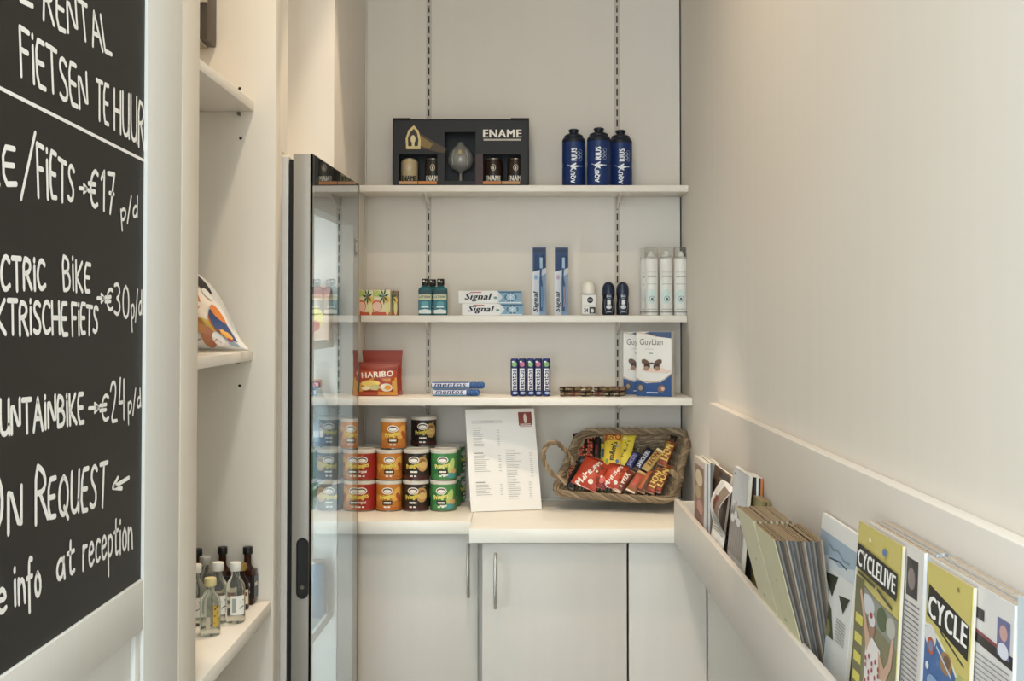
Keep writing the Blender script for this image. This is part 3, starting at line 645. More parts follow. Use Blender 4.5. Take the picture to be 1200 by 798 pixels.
# ------------------------------------------------------------ flexible packs
def bag(name, lab, cat, W, H, T, base, items=None, M=None, loc=(0,0,0), rz=0, group=None, crimp=.08, pw=.5, parent=None, crimpcol=None, wob=.0):
    t = thing(name, lab, cat, loc, rz, group, M)
    rnd = random.Random(lab); ph = rnd.uniform(0,6)
    def blg(u, v):
        uu = max(0, 1-abs(2*u/W)**2.2); vv = (v/H-crimp)/(1-2*crimp)
        vv = max(0, 1-abs(2*vv-1)**2.6) if 0 < vv < 1 else 0
        return (uu**pw)*(vv**pw) * (1+wob*math.sin(u/W*17+ph+v/H*7)*math.sin(v/H*19+ph))
    def sf(u, v, h):
        v_ = v; 
        return Vector((u*(1-.05*blg(0,v)), -(T/2*blg(u,v)+h), v_))
    n, k = 22, 28; b = MB(); m = mat(base,.3,var=.06,scale=60)
    for side in (1,-1):
        vs = []
        for j in range(k+1):
            for i in range(n+1):
                u = (i/n-.5)*W; v = j/k*H; p = sf(u, v, 0)
                vs.append((p.x, p.y*side - (.0002 if side == 1 else -.0002), p.z))
        fs = [(j*(n+1)+i, j*(n+1)+i+1, (j+1)*(n+1)+i+1, (j+1)*(n+1)+i) for j in range(k) for i in range(n)]
        b.add(vs, fs, m, True)
    b.build('wrapper', t)
    if items: draw(sf, [shift_item(scale_item(i, W, H), -W/2) for i in items], t, h0=.0016, dh=.00012)
    return t
def shift_item(i, d):
    k = i[0]
    if k == 'rect': return (k, i[1]+d, i[2], i[3]+d, i[4]) + i[5:]
    if k in ('ell',): return (k, i[1]+d) + i[2:]
    if k in ('poly','line'): return (k, [(a+d, b) for a, b in i[1]]) + i[2:]
    return (k, i[1], i[2]+d) + i[3:]
hb = lambda top: [('rect',.01,.76,.99,.99,6,'#8f2f1f'),('poly',[(.01,.34),(.01,.80),(.99,.80),(.99,.42),(.5,.50)],'#a8391f'),('text','HARIBO',.48,.63,.84,.17,{'bold':.05,'rot':.06},'#efe6d8'),
   ('poly',[(.01,.36),(.35,.52),(.75,.50),(.99,.54),(.99,.1),(.01,.1)],'#d9a03a'),('ell',.3,.36,.26,.10,'#e6c860'),('ell',.72,.24,.16,.12,'#e8e0cc'),('ell',.76,.24,.09,.07,'#e39a2e'),('ell',.42,.24,.16,.08,'#c9c48a'),('ell',.18,.22,.12,.06,'#efe2c0'),('rect',.01,.01,.5,.12,4,'#b9451f'),('rect',.5,.01,.99,.12,4,'#dd8f2c'),('ell',.55,.16,.06,.05,'#c2571f')]
def sit(px, Y, z): return (at(px,400,Y).x, Y, z)
b1x = at(448,440,2.885)
bag('sweets_bag','red sweets bag with white lettering standing behind, its top folded','sweets bag', .098,.108,.018,'#9b2c1d',[('rect',.01,.60,.99,.99,6,'#96301f'),('rect',.05,.68,.95,.71,4,'#b55a3c'),('rect',.1,.62,.9,.64,4,'#cdb097')], loc=sit(448,2.90,ZS3+.001), group='red and orange sweets bags', wob=.1, pw=.6)
bag('sweets_bag','orange and red sweets bag in front, nearest to the fridge','sweets bag', .094,.080,.022,'#b8421f',hb('#a5341f'), loc=sit(443.5,2.868,ZS3+.001), group='red and orange sweets bags', wob=.1, pw=.6)
for o in [o for o in bpy.data.objects if o.name.startswith('sweets_bag')]: o.rotation_euler.x = -.06

# mints rolls
def roll_pack(lab, loc, vertical=True, ry=0, rz=0, seed=0):
    L = .090; r = .0093
    if vertical: M = Matrix.Translation(loc)
    else: M = Matrix.Translation(loc) @ Matrix.Rotation(rz,4,'Z') @ Matrix.Rotation(R(90),4,'Y') @ Matrix.Rotation(R(90)*0,4,'Z')
    t = thing('sweets_roll', lab, 'sweets', group='upright mint rolls' if vertical else 'mint rolls lying flat', M=M)
    c = ['#263a86','#1d2f70'][seed%2]
    b = MB(); n = 20
    b.lathe([(r*.55,0),(r*.95,.0015),(r,.006),(r,L-.006),(r*.95,L-.0015),(r*.55,L)], mat(c,.3,var=.15,scale=150), n)
    b.build('wrapper', t)
    sf = cyl(r, 0) if vertical else cyl(r, 0, rot=0)
    if vertical:
        its = [('rect',-.011,.004,.011,.086,6,'#1b2b66'),('rect',-.0060,.014,.0060,.066,4,'#d9dbe2'),('text','mentos',0,.039,.048,.0095,{'rot':R(90),'bold':.05},'#1c2350'),('ell',.0,.076,.006,.006,'#c76a8f' if seed%2 else '#7fae6a'),('ell',-.003,.082,.003,.002,'#dfe3ea'),('ell',.002,.008,.006,.003,'#9fb4dc')]
    else:
        its = [('rect',-.011,.004,.011,.086,6,'#2d5ca0'),('rect',-.0065,.020,.0065,.086,6,'#c8cbda'),('text','mentos',0,.055,.056,.012,{'rot':R(90),'bold':.05},'#28306b'),('ell',0,.012,.006,.005,'#4e9ad0')]
    draw(sf, its, t, h0=.0007); return t
for i in range(5):
    x = at(603+i*9.35,440,2.86).x
    o = roll_pack(['first','second','third','fourth','fifth'][i]+' upright mint roll from the left in the row of five', (x, 2.86, ZS3+.0005), True, seed=i)
    o.rotation_euler.z = random.uniform(-.15,.15)
# two rolls behind to give depth
def lying(lab, px, z, Y, rz, c='b', L=None):
    a = at(px, 455, Y)
    M = Matrix.Translation((a.x, Y, z)) @ Matrix.Rotation(rz,4,'Z') @ Matrix.Rotation(R(-90),4,'Y') @ Matrix.Rotation(0,4,'Z')
    o = roll_pack(lab, (0,0,0), True); o.matrix_world = M
    return o
def mint_h(lab, px0, px1, Y, z, rz=0):
    a, c = at(px0,455,Y), at(px1,455,Y); L = c.x-a.x; r = .0082
    t = thing('sweets_roll', lab, 'sweets', (a.x,Y,z), rz, 'mint rolls lying flat')
    MM = Matrix.Rotation(R(90),4,'Y')
    prof = [(r*.5,0),(r*.95,.002),(r,.006),(r,L*.72)]
    for k in range(4): prof += [(r*.86,L*(.735+k*.06)),(r,L*(.755+k*.06)),(r,L*(.785+k*.06))]
    prof += [(r*.6,L)]
    MB().lathe(prof, mat('#2c5a9c',.3,var=.1,scale=100), 22, M=MM).build('wrapper', t)
    def sf(u, v, h):
        a_ = -math.pi/2 + v/r; q = r+h; return Vector((u, q*math.cos(a_ + 0)*0 - q*math.cos(v/r), q*math.sin(v/r)))
    draw(sf, [('rect',.002,-.007,L*.72,.007,6,'#c3c9dc'),('rect',.002,-.008,L*.7,-.0045,6,'#4f9bc9'),('text','mentos',L*.36,.001,L*.58,.0085,{'bold':.05,'shear':.2},'#2a2f66'),('rect',L*.03,.0055,L*.7,.0075,6,'#2c4f96')], t, h0=.0007)
    return t
mint_h('lower mint roll lying on the shelf', 507, 562, 2.862, ZS3+.0088)
mint_h('upper mint roll lying on top of the lower one', 505, 568, 2.868, ZS3+.0088+.0168, .0)
# chocolate wafer bundles
def wafer(px0, px1, lab, n, seed):
    rnd = random.Random(seed)
    for k in range(n):
        L = .052; u = px0 + (px1-px0)*(k+.5)/n; a = at(u,460,2.85)
        z = ZS3+.007 + (.0125 if k % 2 else 0)*0
        for lev in range(2):
            M = Matrix.Translation((a.x+rnd.uniform(-.002,.002), 2.862+rnd.uniform(-.004,.004), ZS3+.0062+lev*.0115)) @ Matrix.Rotation(R(55)+rnd.uniform(-.2,.2),4,'Z')
            nm = lab % (['leftmost','middle','rightmost'][k], ['bottom','top'][lev])
            t = thing('wrapped_chocolate', nm, 'chocolate', group='small brown wrapped chocolates', M=M)
            c = ['#4a3220','#6b5232','#7d4236','#2f2620'][(k+lev*2+seed)%4]
            MB().box(-L/2*.8,-.0055,-.0054,L/2*.8,.0055,.0054, mat(c,.3,var=.3,scale=90), bev=.002).build('bar', t)
            MB().box(-L/2,-.0058,-.001,-L/2*.8,.0058,.001, mat('#b9a884',.3,metal=.5)).build('twisted_end', t); MB().box(L/2*.8,-.0058,-.001,L/2,.0058,.001, mat('#b9a884',.3,metal=.5)).build('twisted_end', t)
            draw(flat((0,-.0055,0),(1,0,0),(0,0,1)), [('rect',-.012,-.003,.012,.003,2,'#a78f66')], t)
            draw(flat((0,0,.0054),(1,0,0),(0,1,0)), [('rect',-.012,-.003,.012,.003,2,'#c6b68e')], t)
wafer(658, 694, '%s small wrapped chocolate in the left heap, %s layer', 3, 1)
wafer(698, 733, '%s small wrapped chocolate in the right heap, %s layer', 3, 2)
# praline boxes
gy = [('poly',[(0,0),(1,0),(1,.34),(.7,.22),(.3,.20),(0,.26)],'#24508f'),('line',[(0,.28),(.15,.235),(.35,.215),(.6,.22),(.8,.265),(1,.355)],.03,'#c7a184'),('poly',[(.2,.975),(.55,.93),(1,.90),(1,1),(.4,1)],'#3d5277'),('line',[(0,.995),(.3,.965),(.6,.92)],.025,'#d9b8a0'),
  ('text','GuyLian',.43,.83,.66,.13,{'bold':.0},'#6f665e'),('rect',.25,.73,.5,.735,2,'#a89d90'),('rect',.36,.655,.48,.675,2,'#8aa5a0'),('poly',[(.1,.40),(.6,.46),(1,.40),(.9,.36),(.4,.37)],'#e2c4b2'),
  ('ell',.27,.52,.13,.045,-.6,'#6b4c3b'),('ell',.31,.46,.09,.05,'#3f2a20'),('ell',.29,.43,.08,.035,'#a07b60'),('ell',.62,.52,.13,.045,.6,'#6b4c3b'),('ell',.58,.46,.09,.05,'#3f2a20'),('ell',.60,.43,.08,.035,'#a07b60'),('ell',.44,.51,.08,.015,'#4a3428'),
  ('ell',.13,.13,.09,.06,'#5b4a40'),('ell',.13,.13,.06,.04,'#9a8a7c'),('ell',.72,.12,.11,.055,.7,'#8d6350'),('ell',.76,.12,.05,.03,'#d8b9a2'),('rect',.3,.05,.62,.065,2,'#d8dce6')]
carton('praline_box','white and blue seashell chocolate box in front, nearest to the right wall','chocolate box',745.5,787.5,389,2.868,ZS3,.038,'#e6e1d8',gy, rz=0, group='seashell chocolate boxes')
carton('praline_box','white and blue seashell chocolate box half hidden behind the front one','chocolate box',730.5,769,389.5,2.925,ZS3,.028,'#e6e1d8',gy, rz=0, group='seashell chocolate boxes')
pb = [o for o in bpy.data.objects if o.name.startswith('praline_box')]
for o in pb: o.rotation_euler.z = -.0
# widen front box side: angled a little so its right side shows
pb[0].rotation_euler.z = R(-20)

# ------------------------------------------------------------ crisp tubs
TR, TH = .0306, .0713
def tub(kind, loc, lab, rz=0):
    t = thing('crisp_tub', lab, 'crisps tub', loc, rz, 'small round crisp tubs on the worktop')
    bg, c2, tx, sub = {'orange':('#d07c25','#e8a53a','#e9cf4a','Paprika'), 'red':('#bb4a22','#a3221c','#e6c74a','Original'), 'black':('#2b1f1b','#3d2c24','#d9c23f','Hot'), 'green':('#3f8f4a','#8fb94c','#e9dd6a','Sour')}[kind]
    MB().lathe([(TR*.97,0),(TR,.002),(TR,TH-.008)], mat(bg,.33,var=.05,scale=50), 36).build('body', t)
    MB().lathe([(TR*1.012,TH-.0085),(TR*1.02,TH-.007),(TR*1.02,TH-.0015),(TR*.97,TH),(TR*.93,TH-.0022),(.001,TH-.0022)], mat('#e4ddd0',.4,trans=.15), 36).build('lid', t)
    MB().lathe([(TR*.975,-.0001),(TR*1.01,.0004),(TR*1.01,.0022),(TR*.99,.0026)], STEEL, 36).build('base_rim', t)
    x = .0
    it = []
    if kind == 'red': it = [('rect',.004,.004,.046,.061,10,'#a3201b'),('poly',[(-.044,.02),(-.02,.045),(-.044,.055)],'#d98c35'),('poly',[(-.006,.006),(.006,.006),(.006,.03)],'#a3201b')]
    if kind == 'orange': it = [('rect',-.045,.004,.045,.010,12,'#c2651e'),('ell',.022,.040,.010,.018,-.5,'#e9a845'),('ell',.028,.032,.006,.012,.5,'#b4532a'),('ell',-.025,.03,.007,.010,'#dd9236')]
    if kind == 'black': it = [('rect',-.045,.003,.045,.012,12,'#4a1f1b'),('ell',.021,.038,.014,.017,'#c79650'),('ell',.021,.041,.009,.010,'#8f5f2c'),('ell',.023,.036,.011,.008,'#dcb36c'),('line',[(.012,.052),(.03,.058)],.004,'#8a7a58')]
    if kind == 'green': it = [('ell',.021,.034,.008,.018,-.3,'#b9cf6a'),('ell',.026,.022,.012,.006,'#d5a464'),('ell',-.02,.03,.01,.016,'#2f7a3d'),('ell',.02,.012,.014,.006,'#4a9aa0'),('ell',.005,.014,.008,.004,'#d8dcc4')]
    it += [('ell',x,.048,.0125,.0078,'#efe9dd'),('ell',x,.0475,.0095,.0045,bg),('ell',x-.004,.0475,.003,.0026,'#efe9dd'),('ell',x+.004,.0475,.003,.0026,'#efe9dd')] if False else [('ell',x,.048,.0128,.0082,'#efe9dd'),('ell',x,.048,.0105,.0060,'#4a3a30'),('ell',x,.047,.0088,.0040,'#efe9dd')]
    it += [('text','Pringles',x-.001,.0335,.033,.0145,{'bold':.05,'rot':.18},tx), ('rect',x-.011,.0155,x+.011,.0255,4,'#2d2018' if kind != 'red' else '#a3201b'), (('text',sub,x,.0205,.019,.0078,{'bold':.03},'#f0ead8') if kind == 'red' else ('rect',x-.008,.0185,x+.008,.0225,3,'#f0ead8')), ('rect',x-.008,.009,x-.002,.0125,2,'#efe9dd'),('rect',x+.001,.009,x+.006,.0125,2,'#efe9dd')]
    draw(cyl(TR), it, t, h0=.0009, dh=.0001)
    return t
protos = {}
def place(kind, px, Y, lev, lab, rz=0):
    z = CZ+.0006+lev*(TH+.0005); loc = (at(px,560,Y).x, Y, z)
    if kind in protos: return dup(protos[kind], loc, rz, lab)
    protos[kind] = tub(kind, loc, lab, rz); return protos[kind]
Y1, Y2, Y3 = 2.835, 2.899, 2.9625
cols = (('red',425,.15),('orange',456,.0),('black',487.5,-.05),('green',519.5,-.12))
lvl = ['bottom','second']
for kind, px, rz in cols:
    for lev in (0,1):
        place(kind, px+(.5 if lev else 0), Y1, lev, f'{kind} crisp tub in the front row, {lvl[lev]} tier', rz+random.uniform(-.12,.12))
X0 = {k: at(px,560,Y1).x for k,px,_ in cols}
def px_of(x, Y): return CX + x*FPX/Y
for kind, px, rz in cols:
    for lev in (0,1):
        place(kind, px_of(X0[kind]+(.006 if kind=='green' else .001), Y2), Y2, lev, f'{kind} crisp tub in the second row, {lvl[lev]} tier', rz+random.uniform(-.3,.3))
for lev in (0,1): place('green', px_of(X0['green']+.014, Y3), Y3, lev, f'green crisp tub in the back row, {lvl[lev]} tier', 1.2)
place('orange', 461, 2.845, 2, 'orange crisp tub on top of the stack', .05)
place('black', 496.5, 2.905, 2, 'black crisp tub on top of the stack', .0)

# ------------------------------------------------------------ price list card
q = [at(552,599.5,2.797), at(635,596,2.835), at(548,480,2.875), at(630,478,2.91)]
q[0].z = q[1].z = CZ+.0012
O = q[0]; U = (q[1]-q[0]); W = U.length; V = q[2]-q[0]; V = V - U.normalized()*V.dot(U.normalized()); H = V.length
M = Matrix.Identity(4); xa = U.normalized(); za = V.normalized(); ya = za.cross(xa)
for i in range(3): M[i][0], M[i][1], M[i][2], M[i][3] = xa[i], ya[i], za[i], O[i]
t = thing('price_list', 'white printed price list card standing on the worktop', 'price list', M=M)
sh_ = -.008*0
b = MB(); b.box(0,0,0,W,.0014,H, mat('#ece9e4',.5,var=.01)); b.build('card', t)
b = MB(); b.box(-.0005,.0016,0,W+.0005,.0034,H, mat('#f3f5f3',.05,trans=.8,ior=1.1)); b.build('acrylic_holder', t)
zb_ = CZ
b = MB(); b.add([(W*.25,.0036,H*.55),(W*.75,.0036,H*.55),(W*.75,.045,.006),(W*.25,.045,.006),(W*.25,.0052,H*.55),(W*.75,.0052,H*.55),(W*.75,.0475,.006),(W*.25,.0475,.006)], [(0,1,2,3),(7,6,5,4),(0,4,5,1),(1,5,6,2),(2,6,7,3),(3,7,4,0)], mat('#f3f5f3',.05,trans=.8,ior=1.1)); b.build('prop', t)
GY = '#aaa6a0'; it = [('rect',.08,.855,.52,.89,2,'#dcd9d5'),('rect',.2,.868,.4,.877,2,'#8f8a85'),('rect',.76,.83,.955,.965,2,'#8e3f35'),('ell',.857,.90,.022,.05,'#e3cfc4'),('rect',.78,.838,.935,.846,2,'#e9d8cf'),('rect',.77,.815,.95,.822,2,'#b98278')]
def lines(x0, x1, y, n, xr):
    out = [('rect',x0,y,x0+.13,y+.007,2,'#86817b')]; rr = random.Random(int(y*100)+n)
    for k in range(n):
        yy = y-.025-.019*k; out.append(('rect',x0,yy,x0+rr.uniform(.1,x1-x0),yy+.0045,2,GY)); out.append(('rect',xr,yy,xr+.04,yy+.0045,2,GY))
    return out
it += lines(.09,.25,.81,9,.43) + lines(.09,.32,.56,9,.43) + lines(.54,.76,.575,13,.88) + lines(.09,.32,.275,6,.43) + lines(.54,.74,.29,9,.84)
draw(flat((0,0,0),(1,0,0),(0,0,1)), [scale_item(i,W,H) for i in it], t, h0=.0003, dh=.00001)

# ------------------------------------------------------------ wicker basket
FL, FRt, BR, BL = at(650,579,2.835), at(790,587,2.78), at(806,507,2.915), at(681,507,2.93)
nrm = (FRt-FL).cross(BL-FL).normalized()
if nrm.y > 0: nrm = -nrm
DEP = .042
cen = (FL+FRt+BR+BL)/4
base = [c + (cen-c)*.20 - nrm*DEP for c in (FL,FRt,BR,BL)]
lowest = min(p.z for p in base)
rimc = [FL,FRt,BR,BL]
def rr_path(cs, n=26, rad=.14):
    pts = []
    for i in range(4):
        a, b2, c = cs[i-1], cs[i], cs[(i+1)%4]
        p0 = b2+(a-b2)*rad; p1 = b2+(c-b2)*rad
        for k in range(5):
            s = k/4; pts.append((p0*(1-s)+b2*s)*(1-s)+(b2*(1-s)+p1*s)*s)
        nx = c+(b2-c)*rad
        for k in range(1, n): pts.append(p1+(nx-p1)*k/n)
    return pts
bk = thing('wicker_basket', 'shallow grey-brown wicker basket tipped forward and filled with chocolate bars', 'basket', tuple(cen - nrm*DEP))
bl_ = bk.location.copy()
def L_(pts): return [p-bl_ for p in pts]
WK = [mat('#8a7355',.7,var=.3,scale=60), mat('#7a664c',.7,var=.3,scale=50), mat('#9c8566',.7,var=.25,scale=60)]
b = MB(); NP = len(rr_path(rimc)); NL = 12
for lv in range(NL):
    tt = lv/(NL-1); cs = [base[i]*(1-tt)+rimc[i]*tt for i in range(4)]; path = rr_path(cs)
    ctr = sum(path, Vector())/len(path); out = []
    for i, p in enumerate(path):
        d = (p-ctr); d -= nrm*d.dot(nrm); d.normalize()
        out.append(p + d*(.0030*math.sin(i*math.pi/2.5 + (lv%2)*math.pi)) + nrm*random.uniform(-.0006,.0006))
    b.tube(L_(out), .0029, WK[lv%3], 7, closed=True)
b.build('woven_side', bk, kind='stuff')
b = MB()
for k in range(26):
    s = k/25; a0 = base[0]*(1-s)+base[1]*s; a1 = base[3]*(1-s)+base[2]*s
    b.tube(L_([a0+(a1-a0)*j/10+nrm*(.002*math.sin(j*math.pi+k*math.pi)) for j in range(11)]), .0030, WK[k%3], 6)
for k in range(8):
    s = k/7; a0 = base[0]*(1-s)+base[3]*s; a1 = base[1]*(1-s)+base[2]*s; b.tube(L_([a0-nrm*.002,a1-nrm*.002]), .003, WK[1], 6)
b.build('woven_base', bk, kind='stuff')
rp = rr_path(rimc); rb = rr_path(base); b = MB()
for i in range(0, NP, 5):
    b.tube(L_([rb[i], (rb[i]+rp[i])/2, rp[i]+nrm*.003]), .0026, WK[1], 6)
b.build('stakes', bk, kind='stuff')
def rope(path, amp, n, r, turns, closed, name):
    N = len(path)
    for k in range(n):
        out = []
        for i, p in enumerate(path):
            a = path[(i-1)%N] if closed else path[max(i-1,0)]; c = path[(i+1)%N] if closed else path[min(i+1,N-1)]
            tg = (c-a).normalized(); s1_ = nrm - tg*nrm.dot(tg)
            if s1_.length < .1: s1_ = Vector((1,0,0)) - tg*tg.x
            s1_.normalize(); s2_ = tg.cross(s1_); ph = 2*math.pi*(turns*i/N + k/n)
            out.append(p + s1_*math.cos(ph)*amp + s2_*math.sin(ph)*amp)
        MB().tube(L_(out), r, WK[k%3], 8, closed=closed).build(name, bk)
rope([p+nrm*.004 for p in rr_path([c+(c-cen)*.02 for c in rimc], 30)], .0058, 4, .0038, 14, True, 'rim_strand')
rope([p for p in rr_path([c+(c-cen)*.03 for c in [base[i]*.35+rimc[i]*.65 for i in range(4)]], 30)], .002, 2, .0036, 9, True, 'rim_strand')
# handles: left loop sticks out to the left
hl = [at(x,y,yy) for x,y,yy in ((664,566,2.79),(648,556,2.79),(639,543,2.79),(637,530,2.80),(643,520,2.81),(652,519,2.82),(661,526,2.84),(668,536,2.85),(673,545,2.86))]
def dense(p, n=6):
    out = []
    for i in range(len(p)-1):
        p0,p1,p2,p3 = p[max(i-1,0)],p[i],p[i+1],p[min(i+2,len(p)-1)]
        for k in range(n):
            t_ = k/n; out.append(.5*((2*p1)+(p2-p0)*t_+(2*p0-5*p1+4*p2-p3)*t_**2+(-p0+3*p1-3*p2+p3)*t_**3))
    return out+[p[-1]]
rope(dense(hl), .0033, 3, .0032, 6, False, 'handle_strand')
hr = [at(x,y,yy) for x,y,yy in ((803,514,2.87),(806,520,2.85),(804,530,2.82),(800,541,2.80),(797,552,2.78),(797,562,2.76),(791,556,2.76),(787,552,2.77))]
rope(dense(hr), .0045, 4, .0036, 5, False, 'handle_strand')

# contents
cp = cen - nrm*.014
def bar(lab, p0, p1, wpx, base_c, items, T=.014, lift=0, cat='chocolate bar', name='chocolate_bar', crimp=.07, group='chocolate bars in the basket', pw=.5, wob=.05):
    o = cp + nrm*lift
    a, c = onP(*p0, o, nrm), onP(*p1, o, nrm); v = c-a; H = v.length; za = v.normalized(); ya = -nrm; xa = ya.cross(za); ya = za.cross(xa)
    M = Matrix.Identity(4)
    for i in range(3): M[i][0], M[i][1], M[i][2], M[i][3] = xa[i], ya[i], za[i], a[i]
    W = wpx/505
    return bag(name, lab, cat, W, H, T, base_c, items, M=M, group=group, crimp=crimp, pw=pw, wob=wob)
V90 = {'rot':R(90),'bold':.05,'v':1,'shear':.15}
def tx(s, c, w=.72, h=.62, cu=.5, cv=.5): return ('text', s, cu, cv, w, h, V90, c)
mars = [('rect',.08,.1,.92,.9,8,'#1d1712'),tx('Mars','#b8342a',.62,.78),tx('Mars','#d8b26a',.60,.55),tx('Mars','#b8342a',.60,.45)]
mars2 = [('rect',.08,.08,.92,.92,8,'#1d1712'),tx('Mars','#c2503c',.7,.7)]
K_ = '#191410'
bar('black bar with red script in the upper left corner of the basket', (684,543), (677,507), 13, K_, mars, .014, .000)
bar('black bar with red script, second from the upper left corner', (691,543), (690,506), 13, K_, mars, .014, .004)
bar('black bar standing beside the yellow pouches', (699,541), (701,505), 9, K_, [('rect',.1,.1,.9,.9,6,'#1d1712'),('rect',.3,.2,.6,.5,4,'#6e2320')], .012, .001)
bar('black bar with orange lettering leaning at the left side of the basket', (658,571), (677,540), 12, K_, [('rect',.05,.08,.95,.92,8,'#1a1512'),tx('MARS','#c9663a',.6,.5,.5,.45),('rect',.2,.04,.8,.12,3,'#cfc5b4')], .014, .004)
bar('black wrapped bar between the left bar and the red pouch', (667,572), (684,543), 10, '#15110f', [('rect',.3,.2,.7,.3,3,'#4a2420')], .012, .002)
def pouch(lab, p0, p1, w_, c, items, T=.02, lift=0): return bar(lab, p0, p1, w_, c, items, T, lift, 'sweets pouch', 'sweets_pouch', .05, 'sweets pouches in the basket', .6, .12)
Hh = {'bold':.06}
malt = [('rect',.02,.04,.98,.96,8,'#c53a1c'),('text','Maltesers',.46,.46,.92,.26,{'bold':.05,'rot':R(72),'v':1},'#f0e6da'),('ell',.75,.55,.09,.07,'#7a2c1c'),('ell',.73,.56,.05,.04,'#e9c9b0'),('ell',.82,.72,.10,.06,'#8e3a24'),('ell',.6,.78,.07,.05,'#e9c9b0'),('ell',.7,.2,.1,.07,'#e9dccb'),('ell',.88,.35,.07,.06,'#7a2c1c'),('rect',.03,.92,.97,.97,4,'#8f2416')]
pouch('large red chocolate pouch with white lettering at the front left of the basket', (683,571), (702,538), 34, '#bb3519', malt, .022, .010)
mm = [('rect',.03,.03,.97,.78,8,'#e6c02c'),('rect',.03,.72,.97,.93,8,'#b5451f'),('text','2x',.5,.82,.3,.12,{'bold':.05},'#f0c84a'),('ell',.25,.83,.1,.06,'#e0a83c'),('ell',.78,.83,.1,.06,'#e0a83c'),('text',"m&m's",.52,.42,.50,.34,{'rot':R(80),'bold':.05,'v':1},'#3a2a1c'),('ell',.22,.15,.09,.05,'#6fa03c'),('ell',.8,.14,.09,.05,'#3f6fae'),('ell',.78,.55,.08,.04,'#8fa8c4')]
pouch('tall yellow sweets pouch with a red band, in the middle of the basket', (717,548), (719,507), 22, '#e3bd2b', mm, .020, .010)
pouch('yellow sweets pouch tilted to the right of the tall one', (729,548), (738,508), 17, '#e8c92e', [('rect',.04,.05,.96,.95,8,'#e8cc30'),('text',"m&m's",.45,.5,.5,.34,{'rot':R(80),'bold':.05,'v':1},'#6f6038'),('ell',.25,.8,.16,.06,'#f2e08a')], .016, .003)
pouch('yellow sweets pouch hidden behind the tall yellow one, at its left edge', (708,545), (709,520), 10, '#cdb62f', [('rect',.1,.3,.6,.7,3,'#3f5a6e')], .012, .000)
pouch('red chocolate pouch in the centre front of the basket', (715,572), (726,544), 25, '#bf3a1a', malt, .02, .013)
pouch('small dark red pouch between the two red chocolate pouches', (702,572), (710,556), 14, '#8e1e18', [('ell',.5,.5,.25,.25,'#c9574a'),('ell',.3,.7,.12,.1,'#e8cdb8')], .012, .013)
snk = lambda c1='#c9cbd6': [('rect',.06,.08,.94,.92,8,'#1f2440'),tx('SNICKERS',c1,.7,.5),('rect',.1,.02,.9,.09,3,'#6b4a34')]
bar('dark blue bar with purple lettering left of the pair in the centre right', (735,550), (747,530), 11, '#20243c', [('rect',.06,.08,.94,.92,8,'#22305f'),tx('SNICKERS','#8e86c0',.68,.5)], .013, .004)
bar('dark blue bar with pale lettering right of the pair in the centre right', (745,552), (763,526), 11, '#171a2c', snk(), .013, .006)
twx = [('rect',.05,.06,.95,.94,8,'#9c5a32'),tx('TWIX','#c9302a',.6,.62),('rect',.05,.86,.95,.97,3,'#d9b26a'),('rect',.05,.02,.95,.08,3,'#e8d2b4')]
bar('gold and brown bar with red lettering, left one at the front edge', (722,577), (740,551), 12, '#8d4a2c', [('rect',.05,.06,.95,.94,8,'#7b3324'),tx('TWIX','#e6d0c2',.6,.6),('rect',.05,.02,.95,.1,3,'#e0cdb0')], .014, .010)
bar('gold and brown bar with red lettering at the front edge, under the nut bars', (738,577), (754,553), 13, '#8d5a38', twx, .014, .011)
bar('brown and orange striped bar right of the gold bars at the front edge', (750,577), (766,551), 12, '#7c4526', [('rect',.1,.1,.5,.9,6,'#b8582a'),('rect',.55,.15,.8,.85,6,'#5a3018')], .013, .010)
lion = [('rect',.04,.05,.96,.95,8,'#8a4220'),tx('LION','#e8c35a',.62,.8),('ell',.3,.9,.2,.04,'#d99a3a'),('ell',.7,.1,.22,.04,'#c9402a')]
nut = [('rect',.04,.05,.96,.95,8,'#c09a4c'),tx('LION','#7a2c1a',.6,.6),('rect',.05,.88,.95,.97,3,'#efe3bc')]
bar('gold nut bar lying diagonally near the top right', (756,551), (775,527), 11, '#c4a056', nut, .013, .012)
bar('brown and gold bar in the upper right of the basket', (775,546), (788,517), 13, '#7c3a20', lion, .014, .008)
bar('brown bar with gold lettering at the front right, left of two', (761,578), (775,548), 11, '#8a4a20', lion, .014, .010)
bar('brown bar with gold lettering at the front right, right of two', (769,577), (784,545), 11, '#8a3f20', lion, .014, .008)
bar('dark bar sticking up in the top right corner of the basket', (785,525), (790,511), 9, '#2a1f1c', [('rect',.2,.3,.8,.6,3,'#6e3a2c')], .012, .004)

